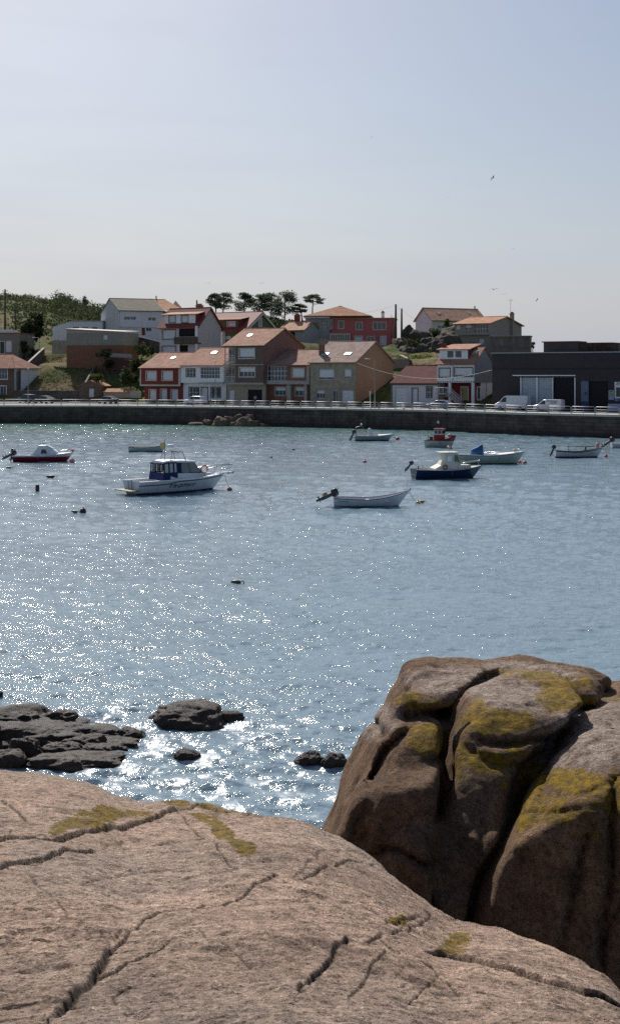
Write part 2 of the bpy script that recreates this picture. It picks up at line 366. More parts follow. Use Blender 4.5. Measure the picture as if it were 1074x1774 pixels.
    # small pits and flakes
    def zone(a, b, ra, rb, rot=0):
        x, y = PX-a, PY-b; c_, s_ = math.cos(rot), math.sin(rot); u = (x*c_+y*s_)/ra; v = (-x*s_+y*c_)/rb
        return np.clip(1.45-(u*u+v*v), 0, 1)
    lich = np.zeros_like(Z)
    for zc in [(165,1417,80,15,-.08),(110,1428,34,8,-.3),(225,1412,42,9,.1),(395,1447,46,12,.65),(360,1418,34,8,.3),(420,1470,30,7,.2),(305,1392,26,6,.2),(380,1400,45,6,.15),(785,1634,36,22,-.5),(690,1590,24,7,-.1)]:
        lich = np.maximum(lich, zone(*zc))
    soft = .30*zone(840,1730,130,50,.4) + .28*zone(560,1750,40,40) + .25*zone(720,1745,60,30) + .2*zone(600,1560,60,20)
    lich = np.maximum(lich*1.0, soft)
    me = np_mesh('rock_slab', np.stack([X, Y, Z], -1).reshape(-1, 3), grid_faces(*Z.shape))
    attr(me, 'lichen', lich.ravel()*.80); attr(me, 'crack', crk.ravel())
    o = link('granite_slab', me, None, [granite('granite_sunlit')])
    tag(o, 'broad cracked pinkish granite slab filling the foreground with a few yellow lichen patches', 'rock')
build_slab()

def surface_nets(f, org, h):
    nx, ny, nz = f.shape; s = f < 0
    c = [(i, j, k) for i in (0, 1) for j in (0, 1) for k in (0, 1)]
    def sub(a, i, j, k): return a[i:nx-1+i, j:ny-1+j, k:nz-1+k]
    cnt = sum(sub(s, *q).astype(np.int8) for q in c); act = (cnt > 0) & (cnt < 8)
    ids = -np.ones(act.shape, np.int32); I, J, K = np.nonzero(act); ids[I, J, K] = np.arange(len(I))
    acc = np.zeros((len(I), 3)); n = np.zeros(len(I))
    for a in c:
        for ax in range(3):
            if a[ax]: continue
            b = list(a); b[ax] = 1
            fa = f[I+a[0], J+a[1], K+a[2]]; fb = f[I+b[0], J+b[1], K+b[2]]; m = (fa < 0) != (fb < 0)
            t = np.where(m, fa/np.where(m, fa-fb, 1), 0); p = np.tile(np.array(a, float), (len(I), 1)); p[:, ax] += t
            acc[m] += p[m]; n[m] += 1
    V = (np.stack([I, J, K], 1) + acc/n[:, None])*h + np.array(org); Q = []
    for ax in range(3):
        sl0 = [slice(1, -1)]*3; sl1 = [slice(1, -1)]*3; sl0[ax] = slice(0, -1); sl1[ax] = slice(1, None)
        a, b = s[tuple(sl0)], s[tuple(sl1)]; idx = np.nonzero(a != b); g = [idx[0]+1, idx[1]+1, idx[2]+1]; g[ax] = idx[ax]
        u, v = (ax+1) % 3, (ax+2) % 3
        def at_(du, dv):
            q = [g[0].copy(), g[1].copy(), g[2].copy()]; q[u] -= du; q[v] -= dv; return ids[q[0], q[1], q[2]]
        q = np.stack([at_(1,1), at_(0,1), at_(0,0), at_(1,0)], 1); fl = ~a[idx]; q[fl] = q[fl][:, ::-1]; Q.append(q)
    Q = np.concatenate(Q); Q = Q[(Q >= 0).all(1)]
    return V, Q

def smax(ds, k): 
    m = np.maximum.reduce(ds); return m + k*np.log(sum(np.exp((d-m)/k) for d in ds))
def build_boulder():
    h = .042; x0, x1, y0, y1, z0, z1 = -.5, 7.2, 11.4, 20.2, .6, 5.5
    xs, ys, zs = np.arange(x0, x1, h), np.arange(y0, y1, h), np.arange(z0, z1, h)
    X, Y, Z = np.meshgrid(xs.astype(np.float32), ys.astype(np.float32), zs.astype(np.float32), indexing='ij')
    wx = X + .10*fbm(X*.9, Y*.9, Z*.9, 2, 201); wz = Z + .08*fbm(X*.8+5, Y*.8, Z*.9, 2, 203); wy = Y + .13*fbm(X*.8, Y*.8+5, Z*.7, 2, 202)
    PX = CX + F*wx/wy; PY = HY + F*(H-wz)/wy; M = wy/F
    def pl(n, p): n = Vector(n).normalized(); return (wx-p[0])*n.x + (wy-p[1])*n.y + (wz-p[2])*n.z
    # A: left lobe with its rear hump
    A = smax([pl((-.82,.16,.55), at(646,1262,14.4)), pl((-.93,.12,.36), at(586,1385,13.9)), pl((-.12,-.02,1), at(770,1176,16.6)), pl((-.5,.1,.85), at(706,1196,15.6)), pl((.8,.1,.6), at(905,1152,17)),
              pl((-.12,-1,.22), at(700,1420,13.0)), pl((0,1,.2), (0,18.6,4)), pl((1,0,.1), (6.5,15,4))], .06)
    A2 = smax([pl((-.80,-.25,.5), at(690,1280,14.0)), pl((-.93,.12,.36), at(600,1385,13.9)), pl((0,-.5,.9), at(740,1252,14.3)), pl((0,-1,.12), at(740,1400,12.85)), pl((1,0,0), (2.0,14,4)), pl((0,1,0), (0,15,4))], .07)
    hump = smax([pl((-.9,.15,.3), at(690,1205,15.2)), pl((-.1,0,1), at(790,1172,16.8)), pl((0,-.9,.5), at(735,1205,14.75)), pl((0,-.7,-.7), at(735,1238,14.7)), pl((0,1,0), (0,18.3,4)), pl((1,0,0), at(862,1170,16.6))], .06)
    g1 = (PX-np.interp(PY, [1100,1150,1172,1200,1250,1330,1380,1500,1700], [1010,910,850,806,779,771,768,760,740]))*M
    g2 = (PX-np.interp(PY, [1100,1213,1228,1262,1290,1345,1400,1480,1560,1700], [1390,1062,1010,965,945,903,882,851,830,806]))*M
    B = smax([pl((-.5,-.05,.85), at(826,1188,15.4)), pl((0,.02,1), at(890,1172,16.2)), pl((.02,-.55,.9), at(870,1228,14.6)), pl((-.05,-1,.16), at(860,1330,13.05)), pl((0,-.85,.5), at(860,1262,13.9)),
              pl((0,1,.1), (0,17.4,4)), pl((1,0,.25), at(1003,1195,16))], .055)
    C = smax([pl((-.45,-.08,.9), at(960,1275,14.6)), pl((.05,.05,1), at(1060,1228,15.6)), pl((-.25,-.62,.78), at(960,1322,13.3)), pl((-.08,-1,.14), at(980,1420,12.75)), pl((0,1,0), (0,17.2,4)), pl((1,0,.2), (6.6,14,4))], .055)
    mg = .055*sstep(1440, 1340, PY)-.02; rk = .05
    A = smax([np.minimum(np.minimum(A + .12, A2), hump), g1+mg+.02], rk); B = smax([B, -g1+mg+.03, g2+.05*sstep(1620, 1450, PY)+.02], rk*1.2); C = smax([C, -g2+.05*sstep(1620, 1450, PY)+.02], rk*1.2)
    # back knobs on the right
    def ell(c, r):
        q = np.sqrt(((wx-c[0])/r[0])**2 + ((wy-c[1])/r[1])**2 + ((wz-c[2])/r[2])**2); return (q-1)*min(r)
    K1 = ell(at(930,1185,18.0), (1.05,.8,.32)); K2 = ell(at(1000,1193,17.4), (.42,.6,.22)); K3 = ell(at(1012,1186,18.6), (.34,.5,.2)); K4 = ell(at(1085,1215,18.4), (.55,.7,.30)); K0 = ell(at(885,1163,18.2), (.85,.8,.22))
    back = smax([pl((0,-1,0), (0,15.6,0)), pl((-1,.1,.4), (1.35,15.6,4.2)), pl((0,0,1), (0,0,4.55)), pl((0,1,0), (0,18.2,0)), pl((1,0,0), (3.4,0,0))], .12)
    core = smax([pl((0,-1,0), (0,14.2,0)), pl((-1,.1,.3), (1.6,14,4)), pl((0,0,1), (0,0,4.25)), pl((0,1,0), (0,18.6,0)), pl((1,0,0), (6.8,0,0))], .2)
    low = smax([pl((-.93,.12,.36), at(582,1400,13.6)), pl((-.1,-1,.12), at(720,1560,13.02)), pl((0,0,1), (0,0,4.0)), pl((0,1,0), (0,18,0)), pl((1,0,0), (6.8,0,0)), -(g1)*0-9], .15)
    f = np.minimum.reduce([A, B, C, K0, K1, K2, K3, K4, core, back])
    low = smax([low, -(0.02-np.minimum(np.abs(g2)/1.0, 1))*1.0 - .98*0 - 9], .05) if False else low
    f = -.10*np.log(np.exp(-np.clip(f, -3, 3)/.10)+np.exp(-np.clip(low+.05, -3, 3)/.10))
    crk = np.zeros_like(f)
    for pts, wd, dp in [([(712,1262),(690,1282),(668,1306),(652,1340),(640,1352)], .05, .13), ([(640,1352),(648,1392),(622,1425),(606,1470)], .035, .07), ([(640,1440),(620,1465),(600,1500)], .045, .08),
            ([(694,1243),(725,1238),(760,1235),(792,1246)], .09, .16), ([(735,1316),(760,1313),(775,1306)], .04, .07),
            ([(822,1276),(840,1281),(870,1284),(905,1281),(945,1268)], .035, .10), ([(812,1290),(830,1306),(870,1318),(900,1316)], .05, .07),
            ([(843,1340),(838,1420),(842,1500)], .02, .04), ([(945,1320),(938,1380),(925,1430)], .02, .05), ([(1056,1350),(1050,1420),(1054,1500),(1040,1600),(1048,1700)], .035, .14),
            ([(905,1345),(890,1410),(872,1470),(850,1520),(828,1580),(815,1620)], .045, .22), ([(772,1330),(764,1385),(758,1430)], .03, .07),
            ([(1010,1440),(1000,1470),(985,1540),(978,1600),(975,1660)], .03, .10), ([(640,1480),(680,1468),(720,1480),(745,1500)], .03, .08), ([(758,1540),(755,1600),(760,1640)], .015, .05), ([(650,1250),(664,1268),(668,1280)], .05, .08), ([(880,1620),(890,1560),(905,1500),(920,1460)], .015, .04), ([(870,1400),(905,1405),(960,1412),(1040,1405)], .02, .04), ([(1040,1660),(1050,1600),(1074,1560)], .03, .09), ([(940,1500),(900,1480),(862,1470)], .015, .03), ([(690,1470),(740,1490),(790,1510)], .03, .04), ([(1074,1330),(1050,1360),(1000,1385),(940,1380)], .02, .035), ([(890,1222),(930,1215),(960,1232)], .02, .03), ([(1000,1290),(1040,1275),(1074,1250)], .02, .03)]:
        d, _, tt = poly_dist(PX, PY, pts); d = d*M; g = np.exp(-(d/wd)**2)*np.clip(np.minimum(tt, 1-tt)*6+.4, 0, 1); f = f + dp*g; crk = np.maximum(crk, g*min(1, dp/.08))
    f = f + .034*fbm(X*1.6, Y*1.6, Z*1.6, 4, 301, .6) - .03*np.clip(1-5*np.abs(fbm(X*.8+Z*.25, Y*.8, Z*.45, 2, 311)), 0, 1) + .03
    V, Q = surface_nets(f, (x0, y0, z0), h)
    ij = np.round((V-np.array([x0, y0, z0]))/h).astype(int); cr = crk[ij[:,0].clip(0, f.shape[0]-1), ij[:,1].clip(0, f.shape[1]-1), ij[:,2].clip(0, f.shape[2]-1)]
    # relax twice, keep the vertices that the water hides out of it
    for it in range(1):
        acc = np.zeros_like(V); n = np.zeros(len(V))
        for a in range(4):
            b = (a+1) % 4; np.add.at(acc, Q[:, a], V[Q[:, b]]); np.add.at(acc, Q[:, b], V[Q[:, a]]); np.add.at(n, Q[:, a], 1); np.add.at(n, Q[:, b], 1)
        V = V*.45 + .55*acc/n[:, None]
    x, y, z = V.T; nn = .016*fbm(x*5, y*5, z*7, 4, 401, .6); V = V + nn[:, None]*np.array([.2, -.7, .6])
    px = CX + F*V[:,0]/V[:,1]; py = HY + F*(H-V[:,2])/V[:,1]
    def zone(a, b, ra, rb, rot=0):
        x_, y_ = px-a, py-b; c_, s_ = math.cos(rot), math.sin(rot); u = (x_*c_+y_*s_)/ra; v = (-x_*s_+y_*c_)/rb
        return np.clip(1.5-(u*u+v*v), 0, 1)
    lich = np.zeros(len(V))
    for zc, a in [((712,1212,34,20,0),.8),((755,1222,30,20,0),.55),((690,1240,40,25,.3),.5),((738,1280,38,30,0),1.0),((670,1280,30,28,0),.45),((862,1250,68,26,0),1.05),((820,1240,16,40,.3),.8),((905,1300,40,16,0),.75),
                  ((840,1320,55,22,.1),1.0),((798,1300,14,50,.15),.8),((880,1350,50,20,0),.55),((970,1210,50,22,.1),.95),((1010,1218,28,12,.1),1),((950,1178,60,14,.2),.9),((880,1165,28,10,.2),.7),
                  ((915,1385,32,60,.2),.9),((1000,1355,60,26,.1),1.0),((950,1400,60,36,.1),.8),((1020,1400,50,30,.1),.6),((1062,1380,20,50,0),.9),((1010,1440,30,20,0),.6),((920,1340,30,20,-.5),.9),((900,1450,20,30,0),.5),((800,1360,30,30,0),.4),((1000,1182,30,14,0),.8),((870,1430,40,50,0),.35),((700,1340,40,40,0),.3),((980,1470,70,40,0),.35),((640,1300,20,60,.4),.3),((1050,1480,30,60,0),.3),((1055,1210,20,10,0),.7)]:
        lich = np.maximum(lich, a*zone(*zc))
    bl = np.zeros(len(V))  # paler tone in set zones over the tops
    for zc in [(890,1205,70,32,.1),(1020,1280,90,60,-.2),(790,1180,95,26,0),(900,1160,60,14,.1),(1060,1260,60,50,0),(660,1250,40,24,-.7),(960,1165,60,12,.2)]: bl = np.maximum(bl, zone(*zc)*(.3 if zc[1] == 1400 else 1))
    me = np_mesh('rock_outcrop', V, Q); attr(me, 'pale_top', bl); attr(me, 'lichen', lich*.84); attr(me, 'crack', cr*.5)
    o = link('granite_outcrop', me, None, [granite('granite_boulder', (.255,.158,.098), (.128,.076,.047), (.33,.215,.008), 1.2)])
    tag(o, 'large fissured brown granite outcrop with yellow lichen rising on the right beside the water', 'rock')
build_boulder()

# ------------------------------------------------------------ rocks standing in the water
ROCKM = granite('wet_rock', (.075,.052,.040), (.030,.022,.018), grain=1.6, blotch=.5, wet=True)
def rock(name, c, r, label, group=None, seed=0, flat=1.0, mat=None, rz=0.0, rough=.22, nu=72, nv=44):
    th = np.linspace(0, math.pi, nv)[:, None]; ph = np.linspace(0, 2*math.pi, nu+1)[None, :]
    dx, dy, dz = np.sin(th)*np.cos(ph), np.sin(th)*np.sin(ph), np.cos(th)*np.ones_like(ph)
    e = .88; sg = lambda v, p: np.sign(v)*np.abs(v)**p
    n = 1 + rough*fbm(dx*1.3+seed*3.1, dy*1.3, dz*1.3, 3, seed) + .06*fbm(dx*5, dy*5+seed, dz*6, 4, seed+9, .6)
    x, y, z = sg(dx, e)*n*r[0], sg(dy, e)*n*r[1], dz*n*r[2]
    x, y = x*math.cos(rz)-y*math.sin(rz), x*math.sin(rz)+y*math.cos(rz)
    V = np.stack([x, y, z], -1).reshape(-1, 3); o = link(name, np_mesh(name, V, grid_faces(nv, nu+1)[:, ::-1]), None, [mat or ROCKM])
    o.location = c; tag(o, label, 'rock', group); return o
def wy_(py, z=0): return F*(H-z)/(py-HY)
def wrock(px, py, wpx, hpx, label, seed, depth=1.0, group=None, rz=0.0, mat=None, rough=.22):
    """px,py: waterline centre in the photo; width and height above water in photo pixels"""
    D = wy_(py); rx = wpx/2/F*D; rz_ = hpx/F*D; c = atz(px, D + rx*depth*.5, -.12*rz_)
    return rock('sea_rock', c, (rx, rx*depth, rz_*1.1), label, group, seed, rz=rz, mat=mat, rough=rough)
G2 = 'wet rocks of the ledge at the left edge'
wrock(326,1256,136,31,'big humped dark rock standing alone in the glittering water', 3, .8, rough=.12)
wrock(392,1248,66,13,'low dark rock touching the right end of the big humped rock', 4, .6)
wrock(327,1314,46,12,'small flat dark rock alone in the foaming water', 5, .8)
wrock(538,1322,52,18,'left one of two low weedy rocks beside the large lichen outcrop', 6, .7)
wrock(578,1327,44,18,'right one of two low weedy rocks, nearer the large lichen outcrop', 7, .7)
for i, (px, py, wd, hp, dp, lb) in enumerate([
    (30,1262,170,30,.5,'long flat top layer of the dark rock ledge at the left edge'),
    (102,1259,74,24,.7,'rounded dark rock at the upper right of the left ledge'),
    (165,1278,110,14,.5,'long narrow rock reaching right from the left ledge'),
    (222,1279,60,16,.6,'outermost low rock at the right tip of the left ledge'),
    (200,1284,50,8,.6,'thin flat rock just in front of the outermost tip rock'),
    (60,1290,190,26,.5,'wide layered middle bench of the left ledge'),
    (150,1296,90,16,.6,'smooth brown bench rock right of the wide middle layer'),
    (45,1318,64,34,.8,'rounded upright boulder standing on the lower left ledge'),
    (110,1312,90,22,.6,'sloping flat rock right of the rounded upright boulder'),
    (165,1308,70,16,.6,'low rock at the lower right corner of the left ledge'),
    (5,1332,90,26,.6,'dark rock at the frame edge above the sunlit slab'),
    (90,1332,110,18,.5,'long low rock just above the sunlit slab edge'),
    (150,1330,80,12,.5,'flat shelf rock between the ledge and the foam'),
    (-40,1290,120,50,.7,'tall dark rock at the far left edge of the ledge'),
    (205,1300,36,7,.6,'little flat rock off the lower right end of the ledge'),
    (70,1272,230,15,.45,'broad low shelf rock under the upper layers of the left ledge'),(110,1322,220,13,.4,'broad low shelf rock along the foot of the left ledge'),(170,1290,150,8,.4,'thin wet shelf rock bridging the middle of the left ledge'),
    (0,1204,14,5,.8,'tiny rock awash at the left edge of the photo')]):
    wrock(px, py, wd, hp, lb, 20+i, dp, G2 if i < 18 else None, rough=.26)
# ============================================================ VILLAGE
def tiles(c1, c2, dark=(.10,.06,.05), s=1.0):
    k = ('t', c1, c2, dark)
    if k in _mc: return _mc[k]
    t = NT('roof_tiles'); o = t.obj(); x = t.math('MULTIPLY', t.sep(o, 0), 1.0)
    cb = t.n.new('ShaderNodeCombineXYZ'); t.inp(cb.inputs[0], t.sep(o, 0)); t.inp(cb.inputs[1], t.math('ADD', t.math('MULTIPLY', t.sep(o, 2), 1.9), t.math('MULTIPLY', t.sep(o, 1), 0.35)))
    b = t.node('ShaderNodeTexBrick'); t.inp(b.inputs['Vector'], cb.outputs[0]); b.inputs['Color1'].default_value = c1+(1,); b.inputs['Color2'].default_value = c2+(1,); b.inputs['Mortar'].default_value = dark+(1,)
    b.inputs['Scale'].default_value = 1.0; b.inputs['Brick Width'].default_value = .42; b.inputs['Row Height'].default_value = .42; b.inputs['Mortar Size'].default_value = .035; b.inputs['Mortar Smooth'].default_value = .5; b.offset = 0.0
    n = t.noise(o, .7, 5, .65); col = t.mix(1.0, b.outputs[0], t.ramp(n, [(.3, .62), (.55, 1), (.75, 1.2)]), 'MULTIPLY')
    n2 = t.noise(o, 6, 4, .7); col = t.mix(1.0, col, t.ramp(n2, [(.3, .72), (.7, 1.22)]), 'MULTIPLY')
    _mc[k] = t.out(col, .85, t.bump(b.outputs['Fac'], -.6, .08), spec=.08); return _mc[k]
def blocks(c1, c2, mortar, bw=.6, rh=.3, ms=.02, rough=.85, var=.35):
    k = ('b', c1, c2, bw, rh, var)
    if k in _mc: return _mc[k]
    t = NT('masonry'); o = t.obj(); cb = t.n.new('ShaderNodeCombineXYZ'); t.inp(cb.inputs[0], t.math('ADD', t.sep(o, 0), t.sep(o, 1))); t.inp(cb.inputs[1], t.sep(o, 2))
    b = t.node('ShaderNodeTexBrick'); t.inp(b.inputs['Vector'], cb.outputs[0]); b.inputs['Color1'].default_value = c1+(1,); b.inputs['Color2'].default_value = c2+(1,); b.inputs['Mortar'].default_value = mortar+(1,)
    b.inputs['Scale'].default_value = 1.0; b.inputs['Brick Width'].default_value = bw; b.inputs['Row Height'].default_value = rh; b.inputs['Mortar Size'].default_value = ms
    n = t.noise(o, .9, 6, .7); col = t.mix(1.0, b.outputs[0], t.ramp(n, [(.3, 1-var), (.7, 1+var*.5)]), 'MULTIPLY')
    _mc[k] = t.out(col, rough, t.bump(b.outputs['Fac'], -.5, .03)); return _mc[k]
def plain(name, c, rough=.5, metal=0.0, spec=.5):
    k = ('x', name, c, rough, metal)
    if k not in _mc:
        t = NT(name); n = t.noise(t.obj(), 3.1, 4, .6); _mc[k] = t.out(t.mix(1.0, c, t.ramp(n, [(.3, .88), (.7, 1.08)]), 'MULTIPLY'), rough, metal=metal, spec=spec)
    return _mc[k]
WHITE = paint((.82,.82,.84), .6, .10, .8, .25); CREAM = paint((.58,.53,.44), .7, .12, .8, .2); FRAME = plain('white_frame', (.78,.78,.80), .4)
BLIND = blocks((.72,.73,.76), (.68,.69,.72), (.5,.5,.53), 9, .11, .012, .5, .06); GLASS = plain('window_glass', (.045,.055,.065), .08, spec=.8)
DARK = plain('interior_shade', (.012,.012,.016), .9); GUT = plain('dark_metal', (.05,.05,.055), .5); STONEG = paint((.42,.395,.35), .85, .25, 2, .2)
RT = tiles((.50,.27,.185), (.37,.205,.15), (.19,.105,.08)); RT2 = tiles((.52,.27,.155), (.43,.225,.14), (.22,.12,.08)); RTL = tiles((.60,.36,.24), (.52,.32,.22), (.3,.18,.12)); RTD = tiles((.16,.035,.035), (.09,.03,.03), (.04,.015,.015)); RTG = tiles((.20,.18,.14), (.15,.14,.11), (.09,.085,.07))
REDT = paint((.22,.06,.05), .7, .2, 2)

def textmesh(o):
    dg = bpy.context.evaluated_depsgraph_get(); me = bpy.data.meshes.new_from_object(o.evaluated_get(dg)); n = bpy.data.objects.new('lettering', me); COL.objects.link(n)
    n.parent = o.parent; n.location = o.location; n.rotation_euler = o.rotation_euler; bpy.data.objects.remove(o); n.name = 'lettering'; return n
class House:
    def __init__(s, name, label, pxl, pxr, D, ang=31, zb=3.6, anchor='R', cat='house', group=None):
        a = R(ang); s.u = Vector((math.cos(a), -math.sin(a))); s.v = Vector((math.sin(a), math.cos(a))); s.zb = zb
        if anchor == 'R':
            P = Vector(((pxr-CX)/F*D, D)); k = (pxl-CX)/F; s.w = (P.x-k*P.y)/(s.u.x-k*s.u.y); s.o = P - s.u*s.w
        else:
            P = Vector(((pxl-CX)/F*D, D)); k = (pxr-CX)/F; s.w = -(P.x-k*P.y)/(s.u.x-k*s.u.y); s.o = P
        s.root = empty(name, (s.o.x, s.o.y, zb), -a, label, cat, group); s.pxl, s.pxr = pxl, pxr
    def x(s, px, y=0.0):
        p = s.o + s.v*y; k = (px-CX)/F; return (k*p.y-p.x)/(s.u.x-k*s.u.y)
    def z(s, px, py, y=0.0):
        x = s.x(px, y); D = (s.o + s.v*y + s.u*x).y; return H-(py-HY)/F*D - s.zb
    def ysd(s, px, x):       # depth where the wall at local x meets photo column px
        p = s.o + s.u*x; k = (px-CX)/F; return (k*p.y-p.x)/(s.v.x-k*s.v.y)
    def zside(s, px, py, x):
        y = s.ysd(px, x); D = (s.o + s.u*x + s.v*y).y; return H-(py-HY)/F*D - s.zb
    def rect(s, r, y=0.0):
        x0, x1 = s.x(r[0], y), s.x(r[2], y); m = (r[0]+r[2])/2; return x0, x1, s.z(m, r[3], y), s.z(m, r[1], y)
    def block(s, name, mats, x0, x1, y0, y1, z0, z1, wins=(), gable=None):
        """box whose front wall has real openings; gable=(zr) adds gable triangles at both ends"""
        mb = MB(); mats = mats if isinstance(mats, (list, tuple)) else [mats]; holes = []
        for w_ in wins:
            a, b, c, d = s.rect(w_[:4], y0); a, b = max(a, x0+.05), min(b, x1-.05); c, d = max(c, z0+.03), min(d, z1-.05)
            if b-a > .15 and d-c > .15: holes.append((a, b, c, d) + tuple(w_[4:]))
        xs = sorted({x0, x1, *[h_[0] for h_ in holes], *[h_[1] for h_ in holes]}); zs = sorted({z0, z1, *[h_[2] for h_ in holes], *[h_[3] for h_ in holes]})
        for i in range(len(xs)-1):
            for j in range(len(zs)-1):
                cx, cz = (xs[i]+xs[i+1])/2, (zs[j]+zs[j+1])/2
                if not any(h_[0] < cx < h_[1] and h_[2] < cz < h_[3] for h_ in holes):
                    mb.add([(xs[i],y0,zs[j]),(xs[i+1],y0,zs[j]),(xs[i+1],y0,zs[j+1]),(xs[i],y0,zs[j+1])], [(0,1,2,3)])
        t = .22
        for a, b, c, d, *_ in holes:
            mb.add([(a,y0,c),(b,y0,c),(b,y0,d),(a,y0,d),(a,y0+t,c),(b,y0+t,c),(b,y0+t,d),(a,y0+t,d)], [(0,4,5,1),(1,5,6,2),(2,6,7,3),(3,7,4,0)])
        mb.cur = 1 if len(mats) > 1 else 0
        mb.add([(x1,y0,z0),(x1,y1,z0),(x1,y1,z1),(x1,y0,z1)], [(0,1,2,3)]); mb.add([(x0,y0,z0),(x0,y1,z0),(x0,y1,z1),(x0,y0,z1)], [(3,2,1,0)])
        mb.add([(x0,y1,z0),(x1,y1,z0),(x1,y1,z1),(x0,y1,z1)], [(3,2,1,0)])
        if gable:
            ym = (y0+y1)/2 if not isinstance(gable, tuple) else gable[1]; zr = gable if not isinstance(gable, tuple) else gable[0]
            mb.add([(x1,y0,z1),(x1,y1,z1),(x1,ym,zr)], [(0,1,2)]); mb.add([(x0,y0,z1),(x0,y1,z1),(x0,ym,zr)], [(2,1,0)])
        mb.add([(x0,y0,z1),(x1,y0,z1),(x1,y1,z1),(x0,y1,z1)], [(0,1,2,3)]); mb.add([(x0,y0,z0),(x1,y0,z0),(x1,y1,z0),(x0,y1,z0)], [(3,2,1,0)])
        o = mb.build(name, mats, s.root, fixn=False)
        for h_ in holes: s.win(o if False else s.root, *h_[:4], y0+t-.04, *h_[4:])
        return o
    def win(s, par, x0, x1, z0, z1, y, kind='glass', nx=2, nz=1, trim=None, part=.5, col=None):
        f = .05 if kind != 'garage' else .04; mb = MB(); yb = y+.05; w_, h_ = x1-x0, z1-z0
        if kind == 'dark':
            o = MB().box(x0+.002, x1-.002, y+.02, y+.06, z0+.002, z1-.002).build('shade_panel', DARK, par); return o  # near-black sheet in the opening; its colour stands for interior shade
        if kind in ('door', 'garage'):
            m = col or BLIND; d = MB().box(x0+.02, x1-.02, y, yb, z0+.01, z1-.02)
            for k in range(1, 4 if kind == 'garage' else 3): d.box(x0+.06, x1-.06, y-.012, y-.001, z0+h_*k/4-.02, z0+h_*k/4+.02)
            o = d.build('garage_door' if kind == 'garage' else 'door', m, par)
            if kind == 'door': MB().box(x1-.16, x1-.11, y-.05, y-.002, z0+.95, z0+1.1).build('handle', GUT, o)
            else: MB().box((x0+x1)/2-.1, (x0+x1)/2+.1, y-.04, y-.002, z0+.8, z0+.86).build('handle', GUT, o)
        else:
            mb.box(x0+.002, x0+f, y, yb, z0+.002, z1-.002); mb.box(x1-f, x1-.002, y, yb, z0+.002, z1-.002); mb.box(x0+f, x1-f, y, yb, z0+.002, z0+f); mb.box(x0+f, x1-f, y, yb, z1-f, z1-.002)
            for k in range(1, nx): q = x0+w_*k/nx; mb.box(q-.035, q+.035, y-.003, yb-.01, z0+f, z1-f)
            for k in range(1, nz): q = z0+h_*k/nz; mb.box(x0+f, x1-f, y-.006, yb-.01, q-.03, q+.03)
            o = mb.build('window', col or FRAME, par)
            MB().box(x0+f*.5, x1-f*.5, y+.035, y+.055, z0+f*.5, z1-f*.5).build('pane', GLASS, o)
            if kind == 'blind': MB().box(x0+f+.004, x1-f-.004, y-.03, y-.01, z0+f+h_*(0 if part == .5 else part), z1-f).build('roller_shutter', BLIND, o)
            if kind == 'half': MB().box(x0+f+.004, x1-f-.004, y-.03, y-.01, z0+h_*part, z1-f).build('roller_shutter', BLIND, o)
        if trim is not None:
            g = .16; yf = y-.18-.045; t = MB(); ya = yf+.042
            t.box(x0-g, x0, yf, ya, z0-g, z1+g); t.box(x1, x1+g, yf, ya, z0-g, z1+g); t.box(x0, x1, yf, ya, z1, z1+g); t.box(x0, x1, yf-.05, ya, z0-g, z0)
            t.build('surround', trim, o)
        return o
    def roof(s, mat, x0, x1, y0, y1, ze, zr, ov=.35, ovx=.25, yr=None, x0r=None, x1r=None, t=.16, edge=None):
        """gable roof, ridge along x; x0r/x1r pull the ridge in for hips"""
        yr = (y0+y1)/2 if yr is None else yr; sl = (zr-ze)/(yr-y0); sb = (zr-ze)/(y1-yr); a, b = x0-ovx, x1+ovx
        ra = a if x0r is None else x0r; rb = b if x1r is None else x1r; zf, zk = ze-sl*ov, ze-sb*ov
        mb = MB(); mb.slab([(a,y0-ov,zf),(b,y0-ov,zf),(rb,yr,zr),(ra,yr,zr)], t); mb.slab([(b,y1+ov,zk),(a,y1+ov,zk),(ra,yr,zr),(rb,yr,zr)], t)
        if x0r is not None: mb.add([(a,y0-ov,zf+t),(ra,yr,zr+t),(a,y1+ov,zk+t),(a,y0-ov,zf),(a,y1+ov,zk)], [(0,1,2),(0,2,4,3)])
        if x1r is not None: mb.add([(b,y0-ov,zf+t),(rb,yr,zr+t),(b,y1+ov,zk+t),(b,y0-ov,zf),(b,y1+ov,zk)], [(2,1,0),(3,4,2,0)])
        o = mb.build('roof', mat, s.root); MB().tube([(ra,yr,zr+t),(rb,yr,zr+t)], .11, 6).build('ridge_tiles', mat, o)
        e = MB()
        e.box(a, b, y0-ov-.10, y0-ov-.005, zf-.02, zf+.10); e.build('gutter', edge or GUT, s.root); s.sl = (sl, y0, ze, t); return o
    def skylight(s, px0, px1, py, wd=1.0):
        sl, y0, ze, t = s.sl
        ym = 0
        for k in range(40):           # march back along the roof until the photo row matches
            y = .3+k*.15; z = ze+(y-y0)*sl+t*1.1
            if s.z((px0+px1)/2, py, y) <= z: ym = y; break
        x0, x1 = s.x(px0, ym), s.x(px1, ym); hh = .42
        q = [(x0+.2,ym-hh,ze+(ym-hh-y0)*sl+t*1.15),(x1-.2,ym-hh,ze+(ym-hh-y0)*sl+t*1.15),(x1-.2,ym+hh,ze+(ym+hh-y0)*sl+t*1.15),(x0+.2,ym+hh,ze+(ym+hh-y0)*sl+t*1.15)]
        o = MB().slab(q, .10).build('skylight', plain('skylight_frame', (.5,.5,.5), .4), s.root)
        q2 = [Vector(p)+Vector((0, 0, .125)) for p in q]; c = sum(q2, Vector())/4; q2 = [c+(p-c)*.86 for p in q2]
        MB().slab(q2, .012).build('pane', plain('roof_glass', (.45,.48,.52), .3), o)
